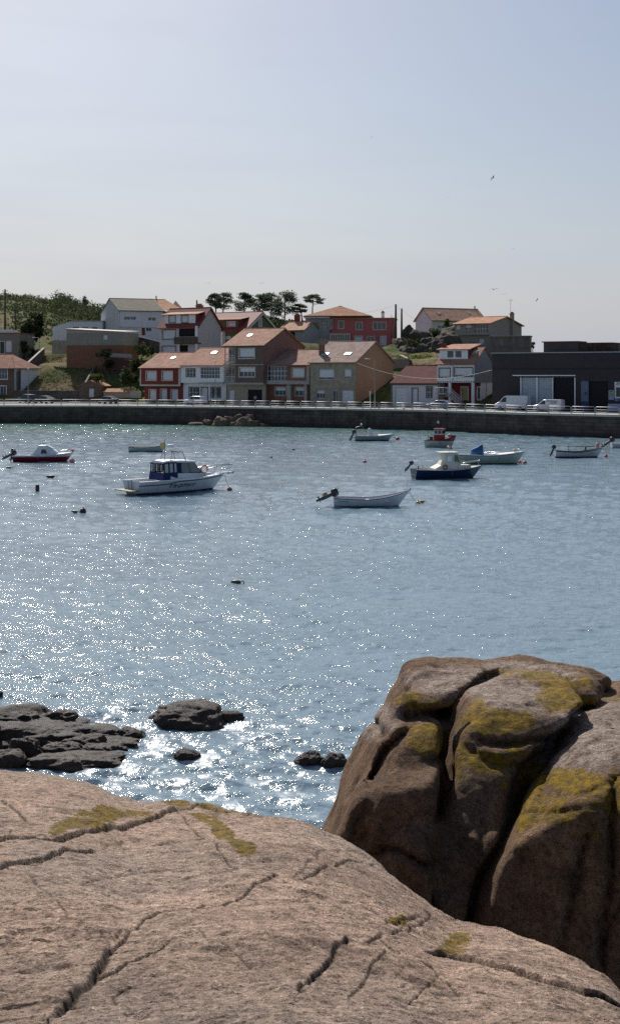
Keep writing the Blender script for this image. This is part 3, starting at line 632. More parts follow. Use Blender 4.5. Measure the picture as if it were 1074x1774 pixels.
    def chimney(s, x, y, z0, z1, w_=.45, mat=None, cap=True):
        o = MB().box(x-w_, x+w_, y-w_*.8, y+w_*.8, z0, z1).build('chimney', mat or paint((.30,.17,.12), .85, .2, 2), s.root)
        if cap: MB().box(x-w_-.1, x+w_+.1, y-w_*.8-.1, y+w_*.8+.1, z1+.003, z1+.14).box(x-w_*.7, x+w_*.7, y-w_*.5, y+w_*.5, z1+.141, z1+.45).build('chimney_cap', RT, o)
    def dormer(s, matw, matr, r, yf, wins=(), over=.35, back=4.0, rise=.9, cheek=None):
        x0, x1, z0, z1 = s.rect(r, yf); holes = [tuple(w_) for w_ in wins]
        s.block('dormer_wall', [matw, cheek or matw], x0, x1, yf, yf+back, z0-.6, z1, holes)
        MB().slab([(x0-over,yf-.4,z1+.002),(x1+over,yf-.4,z1+.002),(x1+over*.2,yf+back+1,z1+rise),(x0-over*.2,yf+back+1,z1+rise)], .14).build('dormer_roof', matr, s.root)
    def railing(s, px0, px1, py0, py1, y, mat=None, solid=False):
        x0, x1, z0, z1 = s.rect((px0, py0, px1, py1), y); mb = MB(); mb.box(x0, x1, y-.03, y+.03, z1-.05, z1); mb.box(x0, x1, y-.02, y+.02, z0+.05, z0+.09)
        n = max(2, int((x1-x0)/.16))
        for k in range(n+1): q = x0+(x1-x0)*k/n; mb.box(q-.015, q+.015, y-.012, y+.012, z0, z1-.052)
        mb.build('balcony_railing', mat or plain('pale_rail', (.6,.6,.62), .4, .3), s.root)
RX, RY, RA = 7.7, 218.0, R(31)
def rowD(px):
    k = (px-CX)/F; t = (k*RY-RX)/(math.cos(RA)+k*math.sin(RA)); return RY-math.sin(RA)*t
GF = 'houses in the row along the quay'; GH = 'houses on the hill behind'

# ---- front row, left to right
def front_row():
    # brown tiled house at the left edge
    h = House('house', 'brown tile-clad house with a hipped roof cut by the left edge', -70, 26, 262, 31, group=GF)
    zt = h.z(20, 636); d = max(h.ysd(34, h.w), 7)
    BR = blocks((.19,.115,.085), (.16,.10,.075), (.10,.07,.055), .3, .15, .01)
    h.block('wall', [BR, WHITE], 0, h.w, 0, d, -.6, zt, [(-22,638.5,-8,656.5,'glass',3,2,WHITE),(-3,638.5,13.5,656.5,'glass',3,2,WHITE),(-22,669,-8,687,'glass',2,1,WHITE),(-5,669,11.5,687,'glass',3,1,WHITE)])
    h.roof(RT, 0, h.w, 0, d, zt, zt+2.6, .5, .6, x0r=3, x1r=h.w-4.2)
    # brick shed with a white door
    h = House('shed', 'tiny brown brick shed with a gabled front and one white door', 137, 178, 250, 12, 3.6, cat='shed')
    zt = h.z(170, 668); zr = h.z(157, 659); BK = blocks((.20,.125,.09), (.16,.10,.075), (.13,.10,.08), .25, .09, .01)
    mb = MB(); w_ = h.w; xd = h.rect((154,673,163.5,692))
    h.block('wall', BK, 0, w_, 0, 4.5, -.6, zt, [(154,673,163.5,691.5,'door',1,1,None)])
    mb.add([(0,-.001,zt),(w_,-.001,zt),(w_/2,-.001,zr),(0,4.5,zt),(w_,4.5,zt),(w_/2,4.5,zr)], [(0,1,2),(5,4,3),(0,2,5,3),(2,1,4,5)]).build('gable', BK, h.root, fixn=False)
    MB().slab([(-.2,-.25,zt-.08),(w_/2,-.25,zr+.02),(w_/2,4.7,zr+.02),(-.2,4.7,zt-.08)], -.1).slab([(w_/2,-.25,zr+.021),(w_+.2,-.25,zt-.08),(w_+.2,4.7,zt-.08),(w_/2,4.7,zr+.021)], -.1).build('roof', RT2, h.root)
    # yard wall with tile coping
    h = House('yard_wall', 'beige yard wall with a lean-to tile strip right of the brick shed', 180, 243, rowD(243)+3, 24, 3.6, cat='wall')
    xm = h.x(226); h.block('wall', paint((.36,.31,.23), .85, .2, 1.2, .3), 0, xm, 0, .5, -.6, h.z(226,680)); h.block('grey_wall', STONEG, xm, h.w, -.05, .45, -.6, h.z(240,678))
    MB().slab([(-.1,-.25,h.z(226,680)),(xm,-.25,h.z(226,680)),(xm,1.6,h.z(226,674,1)),(-.1,1.6,h.z(226,674,1))], .1).build('tile_coping', RT2, h.root)
    # red house
    D = rowD(313); h = House('house', 'dark red two-storey house with four white shutters and cream edging', 243.5, 313, D, 31, group=GF)
    RED = paint((.22,.045,.04), .6, .15, 1.5); zt = h.z(313, 637); zm = h.z(313, 668); d = 12.5; OV = .8
    h.block('lower_wall', [RED, CREAM], h.x(251,OV), h.w-.01, OV, d, -.6, zm, [(259.5,675.5,270.5,692.5,'blind',1,1,CREAM),(297,675.5,308,692.5,'blind',1,1,CREAM),(279,674.5,289,699,'door',1,1,CREAM)])
    h.block('upper_wall', [RED, RED], 0, h.w, 0, d, zm+.003, zt, [(254,643.5,271,658.5,'blind',1,1,CREAM),(281.5,643.5,299,658.5,'blind',1,1,CREAM)], gable=zt+h.z(335,612,6.25)-zt)
    MB().box(-.06, h.w, -.06, -.005, zm-.12, zm+.18).box(-.06, .22, -.055, -.004, zm+.181, zt).box(h.w-.45, h.w, -.055, -.004, zm+.181, zt).build('cornice', CREAM, h.root)
    zr = h.z(335, 612, 6.25); h.roof(RT, 0, h.w, 0, d, zt, zr, .35, .25, edge=paint((.35,.08,.06))); h.skylight(296, 305, 621)
    # white house with gallery
    D = rowD(388); h = House('house', 'white two-storey house with a glazed gallery above two barred windows', 313.5, 388, D, 31, group=GF)
    zt = h.z(385, 632.5); zm = h.z(385, 663.5); TB = paint((.13,.10,.085), .7, .1)
    h.block('lower_wall', [WHITE], .01, h.w-.01, OV, d, -.6, zm, [(328.5,671.5,344.5,688,'glass',3,2,TB),(349.5,671.5,360,696,'door',1,1,TB),(366,671.5,382,688,'glass',2,1,TB)])
    h.block('upper_wall', [WHITE], 0, h.w, 0, d, zm+.003, zt, [(323.5,639.5,338,652,'glass',3,2,TB),(347.5,636,381,655.5,'glass',7,3)], gable=h.z(390,604,6.25))
    MB().box(h.x(346), h.w+.05, -.25, -.003, zm-.15, zm+.12).build('ledge', STONEG, h.root)
    h.roof(RT, 0, h.w, 0, d, zt, h.z(380,604,6.25), .35, .05, edge=paint((.45,.12,.09))); h.skylight(366, 377, 612)
    # tall brown building
    D = rowD(456.5)-1.2; h = House('house', 'tallest house of the row, dark brown tile with balconies and an open garage', 389.5, 456.5, D, 31, group=GF)
    BW = blocks((.15,.09,.075), (.13,.08,.066), (.10,.065,.055), .3, .15, .01, .6); BS = blocks((.27,.135,.105), (.25,.125,.1), (.14,.08,.06), .3, .15, .01, .8)
    zt = h.z(456, 598); zm = h.z(456, 665); z2 = h.z(456, 631.5); d = h.ysd(525, h.w); xb = h.x(408); BG = paint((.38,.33,.25), .8, .15)
    h.block('ground_wall', [BG, BS], .01, h.w-.01, .8, d, -.6, zm, [(396.5,676,406,699,'door',1,1,None),(429.5,675,454,703,'dark')])
    h.block('wall', [BW, BS], xb, h.w, 0, d, zm+.003, zt, [(414.5,604,441,620.5,'blind',2,1,CREAM,.12),(415,637,441.5,652.5,'half',4,1,CREAM,.55)], gable=h.z(487,570,d/2))
    h.block('balcony_wall', [BG, BG], 0, xb-.004, 1.3, d, zm+.003, zt, [(394,604.5,406,627,'glass',2,2),(394,636.5,406,661,'glass',2,2)])
    MB().box(0, xb-.005, -.02, 1.29, zm+.01, zm+.2).box(0, xb-.005, -.02, 1.29, z2-.1, z2+.1).box(-.002, .12, .0, .15, zm+.21, z2-.11).box(-.002, .12, 0, .15, z2+.11, zt).build('balcony', STONEG, h.root)
    h.railing(389.8, 407, 619, 629, .03); h.railing(389.8, 407, 651.5, 662, .03)
    MB().box(0, h.w+.03, -.06, -.022, zm-.15, zm+.2).box(xb, h.w+.03, -.06, -.004, z2-.08, z2+.05).build('cornice', STONEG, h.root)
    h.roof(RT, 0, h.w, 0, d, zt, h.z(487,570,d/2), .4, .35, edge=GUT); h.skylight(428, 438, 582)
    # terracotta house
    D = rowD(536); h = House('house', 'terracotta house with a white glazed gallery, under the shadow of the tallest house', 457, 536, D, 31, group=GF)
    TC = blocks((.30,.12,.08), (.27,.105,.07), (.13,.06,.045), .3, .1, .01); zt = h.z(536, 632); zm = h.z(536, 664); d = 12.5
    h.block('lower_wall', [TC, STONEG], .01, h.w-.01, .8, d, -.6, zm, [(477,671,495,685,'half',3,1,STONEG,.6),(511.5,671,529.5,685.5,'half',3,1,STONEG,.6)])
    h.block('upper_wall', [TC, STONEG], 0, h.w, 0, d, zm+.003, zt, [(457.5,634.5,498,659.5,'glass',7,3),(506,638,527,653.5,'blind',2,1,STONEG)], gable=h.z(553,607.5,6.25))
    MB().box(0, h.w+.02, -.08, -.004, zm-.2, zm+.45).box(h.x(531), h.w+.02, -.06, -.004, zm+.451, zt).box(h.x(499,.8), h.x(506,.8), .3, .797, -.5, zm-.21).box(h.x(459,.8), h.x(464,.8), .3, .797, -.5, zm-.21).box(h.x(529,.8), h.x(534,.8), .3, .797, -.5, zm-.21).build('pillars_and_band', STONEG, h.root)
    h.roof(tiles((.40,.25,.19), (.32,.20,.15), (.2,.12,.1)), 0, h.w, 0, d, zt, h.z(553,607.5,6.25), .35, .05, edge=paint((.3,.12,.08)))
    # stone house with orange gable
    D = rowD(615.7)-.6; h = House('house', 'beige stone-block house with a tall orange-brown gable side wall and chimney', 537.5, 615.7, D, 31, group=GF)
    ST = blocks((.36,.31,.23), (.29,.255,.195), (.38,.33,.26), .7, .35, .03); OR = paint((.42,.24,.145), .85, .10, .5); zt = h.z(615, 627); d = h.ysd(681, h.w)
    h.block('wall', [ST, OR], 0, h.w, 0, d, -.6, zt, [(552,640,578.5,657,'blind',2,1,STONEG,.16),(596,640,608,655,'blind',1,1,STONEG,.14),(548.5,676,562.5,690,'half',3,1,None,.6),(577,677,584.5,699,'glass',2,1,STONEG),(591.5,676,612.5,699,'garage',1,1,None)], gable=h.z(646.5,592.5,d/2))
    h.roof(tiles((.42,.30,.25), (.33,.235,.20), (.18,.13,.12)), 0, h.w, 0, d, zt, h.z(646.5,592.5,d/2), .4, .3, edge=paint((.35,.10,.07))); h.skylight(556, 571, 614); h.skylight(595.5, 610, 614)
    yc = 2.6; h.chimney(h.x(557.5, yc), yc, zt+.5, h.z(557, 597, yc), .42, paint((.22,.12,.09), .8, .2))
    # grey shed behind
    h = House('shed', 'plain grey-beige shed behind the orange gable wall', 668, 706, 236, 8, 6.0, cat='shed'); z1 = h.z(690, 614)
    h.block('wall', paint((.26,.235,.20), .85, .15), 0, h.w, 0, 9, -4, h.z(700, 622), gable=(z1, .6)); MB().slab([(-.2,-.3,h.z(700,621)),(h.w*.6,-.3,z1-.2),(h.w*.6,9,z1),(-.2,9,h.z(700,619))], .1).slab([(h.w*.6,-.3,z1-.2),(h.w+.2,-.3,h.z(700,623)),(h.w+.2,9,h.z(700,623)),(h.w*.6,9,z1)], .1).build('roof', STONEG, h.root)
    # low house with dark red roof
    D = rowD(757); h = House('house', 'single-storey white house with a dark maroon tiled roof', 677, 758, D, 31, group=GF); zt = h.z(757, 664); d = 12
    PK = paint((.62,.60,.62), .6, .12, .8, .2); SB = blocks((.24,.21,.17), (.19,.165,.13), (.12,.1,.08), .25, .3, .02)
    h.block('wall', [PK], 0, h.w, 0, d, -.6, zt, [(684,671.5,705,699,'garage',1,1,None),(714,673,723,699,'door',1,1,SB),(739,670.5,747.5,688,'glass',2,2,SB)], gable=h.z(790,635,6))
    MB().box(0, h.w, -.06, -.003, zt-.35, zt-.03).box(0, .3, -.05, -.002, -.5, zt-.36).build('stone_edging', SB, h.root)
    h.roof(RTD, 0, h.w, 0, d, zt, h.z(754,635,6), .3, .1, edge=GUT)
    # white house with outside stair and red ground floor
    D = rowD(821); h = House('house', 'white house on pillars with a red ground floor, outside stair and dormer', 757, 821, D, 31, group=GF); d = max(h.ysd(852, h.w), 8)
    zt = h.z(821, 630); zm = h.z(821, 663); GR = paint((.27,.28,.30), .8, .12); RD = paint((.25,.035,.035), .6, .1); DT = plain('dark_dentil', (.10,.11,.09), .7); yc = 2.8
    h.block('upper_wall', [WHITE, GR], 0, h.w, 0, d, zm, zt, [(760.5,638.5,779,653,'blind',1,1,DT),(787,637.5,818,651.5,'blind',2,1,DT,.1)], gable=h.z(868,602,d/2))
    b = MB()
    for zz in (zm+.06, zt-.2):
        x = .1
        while x < h.w-.2: b.box(x, x+.22, -.045, -.004, zz, zz+.16); x += .42
    b.box(h.x(784)-.05, h.x(784)+.05, -.04, -.003, zm+.3, zt-.25); b.build('dentil_trim', DT, h.root)
    h.block('lower_wall', [RD, WHITE], h.x(763,yc), h.w-.1, yc, d, -.6, zm-.003, [(766,672,775,686,'glass',2,1,WHITE),(799,671,810,699,'door',1,1,WHITE,.5,paint((.50,.42,.20), .6)),(827,671,832,692,'glass',1,1,WHITE)])
    MB().box(h.x(763,yc), h.w-.12, yc-.03, yc-.003, -.5, .75).build('plinth', plain('dark_plinth', (.03,.025,.04), .5), h.root)
    MB().box(h.w-.55, h.w-.1, .1, .5, -.6, zm-.004).build('pillar', WHITE, h.root); MB().box(h.w-.4, h.w-.1, yc+2.2, yc+2.6, -.6, zm-.004).build('pillar', WHITE, h.root); MB().box(h.x(776), h.x(776)+.4, .1, .5, -.6, zm-.004).build('pillar', WHITE, h.root)
    # stair
    sx0, sx1 = h.x(777,-1.2), h.x(799,-1.2); mb = MB(); n = 9; zt2 = h.z(777, 683,-1.2)
    for k in range(n): x = sx1+(sx0-sx1)*(k+.5)/n; mb.box(x-.16, x+.16, -1.8, -.7, zt2*(k+.3)/n-.12, zt2*(k+.8)/n)
    mb.box(sx0-2.2, sx0, -1.8, -.7, zt2, zt2+.15); st = mb.build('stair', STONEG, h.root)
    mb = MB()
    for yy in (-1.78, -.72):
        mb.tube([(sx1,yy,1.0),(sx0,yy,zt2+1.1),(sx0-2.2,yy,zt2+1.1)], .04, 5); mb.tube([(sx1,yy,.4),(sx0,yy,zt2+.5)], .025, 5)
        for k in range(9): x = sx1+(sx0-sx1)*k/8; z = zt2*k/8; mb.tube([(x,yy,z),(x,yy,z+1.05)], .02, 4)
        for k in range(4): x = sx0-2.2*k/3; mb.tube([(x,yy,zt2+.1),(x,yy,zt2+1.1)], .025, 4)
    mb.build('stair_railing', FRAME, st)
    zr = h.z(868,602,d/2); h.roof(RT, 0, h.w, 0, d, zt, zr, .3, .25, edge=paint((.42,.14,.10))); h.skylight(817, 829, 611)
    h.dormer(WHITE, RT, (761,606.5,810,620), .9, [(774,607.5,785,619.5,'glass',1,1),(788,607.5,799,619.5,'glass',1,1)], .5, 4.5, 1.0, REDT); h.chimney(h.x(768,3), 3, zt+1.5, h.z(768,594.5,3), .4, REDT, False)
    # warehouse
    h = House('warehouse', 'long flat-roofed dark grey warehouse with sliding white doors at the right', 852, 1140, 184.5, 31, cat='warehouse'); zt = h.z(860, 612.6)
    WH = paint((.058,.050,.055), .8, .18, .5, .2); SL = blocks((.40,.45,.50), (.37,.42,.47), (.22,.25,.28), 2.9, 1.4, .03, .5, .12)
    h.block('wall', [WH, paint((.10,.095,.10), .8)], 0, h.w, 0, 24, -.6, zt, [(902,654,957.5,712,'garage',1,1,None,.5,SL),(958.5,655,995,714,'dark'),(1019,660.5,1052.5,714,'dark'),(1066,671,1088,688,'glass',2,1,FRAME)])
    MB().box(0, h.w, -.06, -.004, h.z(900,638.5)-.08, h.z(900,638.5)+.06).build('wall_seam', plain('seam', (.02,.018,.02), .8), h.root)
    MB().box(-.15, h.w, -.18, 24, zt+.003, zt+.16).build('roof_edge', plain('pale_edge', (.32,.33,.35), .5), h.root)
    x0, x1, z0, z1 = h.rect((888,649.6,997,651.4)); MB().box(x0, x1, -.22, -.06, z0, z1).build('door_rail', FRAME, h.root)
    x0, x1, z0, z1 = h.rect((929,654,930.2,712)); MB().box(x0-.08, x1+.08, -.06, -.005, -.5, z1).build('door_frame', FRAME, h.root)
    for q in (901.5, 956.5, 995): x0 = h.x(q); MB().box(x0-.06, x0+.12, -.06, -.005, -.5, z1).build('door_frame', FRAME, h.root)
    x0, x1, z0, z1 = h.rect((1006,660.5,1019,712)); o = MB().box(x0, x1, -.10, -.006, -.4, z1).build('blue_grey_door', paint((.16,.20,.28), .5, .2), h.root)
    MB().box(x0+.02, x1-.02, -.125, -.101, -.35, 1.0).build('door_panel', plain('deep_blue', (.02,.04,.12), .5), o); MB().box(x0+.5, x0+.95, -.12, -.101, z1-2.1, z1-1.6).build('door_pane', GLASS, o)
    x0, x1, z0, z1 = h.rect((1053.5,676,1063,692.5)); po = MB().box(x0, x1, -.06, -.01, z0, z1).build('poster', plain('poster_blue', (.25,.38,.52), .5), h.root)
    MB().box(x0+.08, x1-.1, -.075, -.061, z0+.45, z1-.35).build('poster_picture', plain('poster_green', (.30,.32,.16), .6), po); MB().box(x0+.2, x1-.25, -.075, -.061, z1-.25, z1-.12).build('poster_heading', plain('poster_ink', (.03,.06,.2), .6), po)
    x0, x1, z0, z1 = h.rect((1064,661.8,1092,669)); sg = MB().box(x0, x1, -.08, -.01, z0, z1).build('sign_board', FRAME, h.root)
    fc = bpy.data.curves.new('lettering', 'FONT'); fc.body = 'APOSTAS'; fc.size = .62; fc.extrude = .012; fc.shear = .25; fo = bpy.data.objects.new('lettering', fc); COL.objects.link(fo); fo.parent = sg; fo.location = (x0+.15, -.10, z0+.14); fo.rotation_euler = (R(90), 0, 0); fc.materials.append(plain('ink', (.02,.02,.03), .6)); textmesh(fo)
    x0, x1, z0, z1 = h.rect((1064,690.5,1080,695)); mb = MB()
    for k in range(4): mb.box(x0+k*.75, x0+k*.75+.55, -.05, -.01, z0, z1)
    mb.build('small_notice', plain('notice_blue', (.12,.2,.45), .5), h.root)
    x0, x1, z0, z1 = h.rect((1054,699.5,1092,713)); MB().box(x0, x1, -.5, -.05, -.4, z1).build('low_white_wall', paint((.42,.46,.58), .6), h.root)
    # block on the warehouse roof
    xa, xb_ = h.x(941,8), h.x(1001,8); zr = h.z(1001,592.5,8); o = MB(); o.box(xa, xb_, 8, 12, zt+.17, zr); bl = o.build('rooftop_block', paint((.075,.065,.065), .85, .2), h.root)
    MB().box(xb_+.003, h.x(1060,8), 8.1, 12, zt+.17, zr-.12).build('mossy_block', paint((.055,.035,.028), .9, .6, 1.2, .5), bl)
    MB().box(xa-.25, xb_, 7.8, 12.2, zr+.002, zr+.16).build('block_roof', paint((.14,.06,.045), .8), bl)

# ---- hill houses
def hill_row():
    # white house with grey roof, left gable seen
    h = House('house', 'big white hill house whose roof is half grey and half orange tile', 206.5, 334, 288, -22, 15.0, 'L', group=GH); d = h.ysd(175.8, 0)
    zt = h.z(210, 538); zr = h.z(188, 518, d/2) if False else H-(518-HY)/F*(h.o+h.v*(d/2)).y-h.zb; xm = h.x(283)
    h.block('wall', [paint((.66,.68,.72), .7, .08, .6, .25), paint((.55,.55,.56), .8, .15, .6, .45)], 0, xm, 0, d, -3, zt, [(216,548.5,226,554,'glass',2,1),(227,548.5,236,554,'glass',2,1),(257,550,270.5,555.5,'glass',2,1),(212,568.5,239,585,'garage',1,1,None),(246,568,252,581,'door',1,1,None,.5,REDT),(254,568,263,574,'glass',2,1)], gable=zr)
    MB().box(0, xm, -.12, -.003, h.z(240,567)-.1, h.z(240,567)+.08).tube([(.1,-.1,-2),(.1,-.1,zt)], .08, 5).build('ledge', paint((.5,.5,.52)), h.root)
    h.roof(RTG, 0, xm, 0, d, zt, zr, .3, .2); h.chimney(h.x(271,d/2), d/2, zr, zr+1.0, .12, GUT, False)
    h.block('right_wall', [paint((.5,.5,.5))], xm+.01, h.w-1.5, .8, d-.8, -3, zt, [], gable=zr); sv = h.sl; h.roof(RT2, xm+.3, h.w-1.5, .5, d-.5, zt, zr-.03, .3, .2, x1r=h.w-4); h.skylight(285, 291, 525)
    # terraced white house
    h = House('house', 'white hill house with a brown wooden balcony and a red mansard roof', 277, 343, 254, 31, 11.5, group=GH); d = max(h.ysd(381, h.w), 8)
    zt = h.z(343, 565); zr = H-(534-HY)/F*(h.o+h.u*h.w+h.v*(d/2)).y-h.zb
    h.block('wall', [paint((.60,.59,.58), .7, .1, .8, .2), paint((.52,.50,.48), .7, .1)], 0, h.w, 0, d, -4, zt, [(282,572,304,587,'blind',1,1,TBR),(282,600,304,611,'blind',1,1,TBR),(310,569,338,583,'dark'),(310,598,326,612,'dark')], gable=zr)
    MB().box(h.x(303,-1), h.x(344,-1), -1.2, -.01, h.z(330,596,-1), h.z(330,595,-1)+.15).box(h.x(303,-1), h.x(344,-1), -1.25, -1.15, h.z(330,595,-1)+.16, h.z(330,583.5,-1)).build('wooden_balcony', blocks((.16,.12,.09), (.12,.09,.07), (.04,.03,.02), .14, 4, .02), h.root)
    MB().box(h.x(339,-1), h.x(342,-1), -1.1, -.8, -3, zt).box(h.x(309,-1), h.x(311,-1), -1.1, -.8, -3, h.z(330,596,-1)).build('post', WHITE, h.root)
    h.roof(REDT, 0, h.w, 0, d, zt, zr, .4, .5, edge=paint((.35,.07,.05))); h.dormer(WHITE, RTL, (286,545.5,339,562), .5, [(293.5,547,304,558.5,'blind',1,1,TBR),(315,547,326,558.5,'blind',1,1,TBR)], .8, 5, 1.2, REDT)
    h.chimney(h.x(351,6), 5, zr-1.5, zr+.6, .6, paint((.25,.13,.10)))
    # green house
    h = House('house', 'green hill house with pale bargeboards on its steep side gable', 345, 425, 262, 33, 11.5, group=GH); d = h.ysd(482, h.w); GN = paint((.13,.145,.085), .8, .15)
    zt = h.z(425, 571); zr = H-(541-HY)/F*(h.o+h.u*h.w+h.v*(d/2)).y-h.zb
    h.block('wall', [GN, GN], 0, h.w, 0, d, -4, zt, [(388,582,400,588,'blind',1,1,None)], gable=zr)
    h.block('glazed_porch', [WHITE], .2, h.x(385,-1.2), -1.2, -.01, -4, h.z(360,575,-1.2), [(346,582,356,597,'glass',2,1),(357,582,367,597,'glass',2,1),(369,582,379,597,'glass',2,1)])
    h.roof(REDT, 0, h.w, 0, d, zt, zr, .5, .3, edge=paint((.4,.08,.06)))
    h.dormer(GN, RT, (357,555,413,571), .7, [(368.5,558,381,567,'blind',1,1,WHITE),(394.5,558,407,567,'blind',1,1,WHITE)], .8, 5, 1.0, REDT)
    xx = h.w+.36; mb = MB(); ym = d/2
    mb.slab([(xx,-.5,zt-.35),(xx,ym,zr+.0),(xx,ym,zr-.55),(xx,-.5,zt-.9)], .06); mb.slab([(xx,d+.5,zt-.9),(xx,ym,zr-.551),(xx,ym,zr+.0),(xx,d+.5,zt-.35)], .06); mb.build('bargeboard', CREAM, h.root)
    g = MB(); y0, y1 = h.ysd(447.5, h.w), h.ysd(454, h.w); g.box(h.w+.02, h.w+.08, y0, y1, h.zside(450,566,h.w), h.zside(450,551,h.w)); o = g.build('window', FRAME, h.root); MB().box(h.w+.081, h.w+.10, y0+.15, (y0+y1)/2-.08, h.zside(450,565,h.w), h.zside(450,552,h.w)).box(h.w+.081, h.w+.10, (y0+y1)/2+.08, y1-.15, h.zside(450,565,h.w), h.zside(450,552,h.w)).build('pane', GLASS, o)
    # low house with pale roof behind
    h = House('house', 'low grey hill house with a pale lean-to roof between the green and red houses', 484, 527, 284, 31, 14.5, group=GH); zt = h.z(527, 571)
    h.block('wall', [paint((.38,.38,.38), .8, .15)], 0, h.w, 0, 7, -4, zt, [(497,575,511,590,'dark'),(500,578,507,588,'glass',2,1)], gable=H-(557-HY)/F*284-h.zb+.5); h.roof(RTL, 0, h.w, 0, 7, zt, zt+1.7, .5, .3); h.chimney(h.x(511,3), 4, zt+1, zt+3.4, .55, REDT)
    # red and grey house
    h = House('house', 'coral red flat-topped hill house joined to a grey wing with a hipped roof', 531, 683.5, 288, 6, 14.9, group=GH); CR = paint((.50,.15,.145), .75, .12, .8); GW = paint((.33,.32,.32), .8, .12); xm = h.x(571); zt = h.z(683, 552)
    h.block('red_wall', [CR, CR], xm, h.w, 0, 10, -2.5, zt, [(586.5,556.5,595,569,'glass',1,1,CREAM),(616.5,558.5,627,571,'glass',2,1,CREAM),(646.5,558.5,668,571,'glass',3,1,CREAM),(614.5,582.5,627.5,591,'blind',1,1,CREAM),(636,583,648,596,'glass',2,1,CREAM),(659.5,583,668,597,'door',1,1,WHITE)])
    MB().box(h.x(572), h.w+.3, -.3, 10.2, zt+.003, zt+.22).build('flat_roof_edge', RTL, h.root)
    h.block('glazed_porch', [CREAM], xm+.05, h.x(606.5,-1), -1.0, -.01, -2.5, h.z(590,577.5,-1), [(572.5,580,584,592,'glass',3,1),(585,580,596,592,'glass',3,1),(597,580,605,592,'glass',2,1)])
    h.block('grey_wall', [GW, GW], -.2, xm-.01, -.6, 10, -2.5, h.z(560,551), [(533.5,558.5,542.5,570,'glass',2,2,None,.5,paint((.5,.5,.48))),(545,558.5,553.5,570,'glass',2,2,None,.5,paint((.5,.5,.48))),(556,555,567.5,571.5,'glass',3,3),(533,582,569,589,'glass',6,1)])
    h.block('corner_bay', [GW], xm-.0, h.x(577,-.6), -.6, -.02, h.z(575,571.5), zt-.02, [(572.5,554,576.5,567,'glass',1,1)])
    MB().box(-.5, h.x(571,-1), -1.1, -.65, h.z(560,551.5), h.z(560,549)+.25).build('pale_fascia', paint((.55,.56,.58)), h.root)
    h.roof(RT2, -.2, h.x(640), -.6, 10, h.z(560,549)+.25, h.z(589,532,5), .5, .5, x0r=h.x(586,5), x1r=h.x(592,5)); h.chimney(h.x(663,3), 3, zt+.2, h.z(663,542,3), .35, WHITE)
    MB().box(-1.0, xm, -2.4, -2.1, -2.5, h.z(550,589,-2)).build('terrace_wall', paint((.42,.38,.32)), h.root)
    # white house at right on the rocks
    h = House('house', 'white hill house on the right with a long pale orange roof and blank gable', 748, 846, 304, -24, 16.6, 'L', group=GH); d = h.ysd(719.5, 0); zt = h.z(752, 553.5); zr = H-(534.5-HY)/F*(h.o+h.v*(d/2)).y-h.zb
    h.block('wall', [paint((.62,.58,.50), .7, .1), paint((.64,.66,.72), .7, .06)], 0, h.w-1, 0, d, -2.5, zt, [(758,560,770.5,569,'half',2,1,None,.55)], gable=zr); h.roof(RTL, 0, h.w-1, 0, d, zt, zr, .5, .4); h.skylight(756, 763, 543); h.skylight(808, 814, 542); h.chimney(h.x(822,d/2), d/2, zr, zr+.9, .12, GUT, False)
    # grey house with gallery
    h = House('house', 'grey hill house at far right with a white gallery, chimney and aerial', 787, 846, 262, 33, 12.5, group=GH); d = h.ysd(903, h.w); zt = h.z(846, 560.5); zr = H-(549.5-HY)/F*(h.o+h.u*h.w+h.v*(d/2)).y-h.zb; GY = paint((.31,.29,.255), .85, .12); zm = h.z(846, 580)
    h.block('upper_wall', [GY, GY], 0, h.w, 0, d, zm, zt, [(789,563,797,571,'blind',1,1,None),(805.5,562,816,571.5,'half',2,1,STONEG,.4),(820.5,562,845,577.5,'glass',5,2)], gable=zr)
    h.block('lower_wall', [GY, STONEG], .2, h.w-.01, .8, d, -5, zm-.003, [(829,587,838,595,'blind',1,1,None),(850,585,855,594,'glass',1,1)]); h.roof(RT2, 0, h.w, 0, d, zt, zr, .5, .5, edge=GUT)
    y = h.ysd(884.5, h.w); h.chimney(h.w+.25, y, zm, h.zside(884,544,h.w), .38, GY); a = MB(); zc = h.zside(884,543,h.w)+.4; a.tube([(h.w+.2,y-.6,zc-1),(h.w+.2,y-.6,zc+2.6)], .035, 5); a.tube([(h.w-.3,y-.6,zc+2.4),(h.w+.7,y-.6,zc+2.4)], .03, 4)
    for k in range(5): a.tube([(h.w-.3+k*.25,y-.9,zc+2.4),(h.w-.3+k*.25,y-.3,zc+2.4)], .02, 4)
    a.build('aerial', GUT, h.root)
    h = House('storehouse', 'bare grey block storehouse wall below the grey hill house', 848, 918, 252, 12, 9.0, cat='storehouse'); zt = h.z(918, 582.5)
    h.block('wall', blocks((.19,.18,.165), (.16,.15,.14), (.12,.11,.1), .5, .25, .02, .9, .5), 0, h.w, 0, 7, -3, zt, [(866,588,870,597,'glass',1,1)]); MB().box(-.1, h.w+.2, -.2, 7.1, zt+.003, zt+.14).build('roof', STONEG, h.root)
    # left: grey over orange
    h = House('outbuilding', 'windowed outbuilding, grey render above and bare orange brick below', 116, 214, 266, 16, 11.5, cat='outbuilding'); zt = h.z(214, 576); zm = h.z(214, 597.8); d = 8
    h.block('lower_wall', [paint((.25,.12,.075), .85, .2)], 0, h.w, 0, d, -5, zm, [(179.5,605,188.5,613,'glass',1,1,None,.5,paint((.3,.35,.45)))]); h.block('upper_wall', [paint((.30,.285,.25), .85, .15)], 0, h.w, -.02, d, zm+.003, zt, [(179,580.5,187,588.5,'blind',1,1,None)], gable=None)
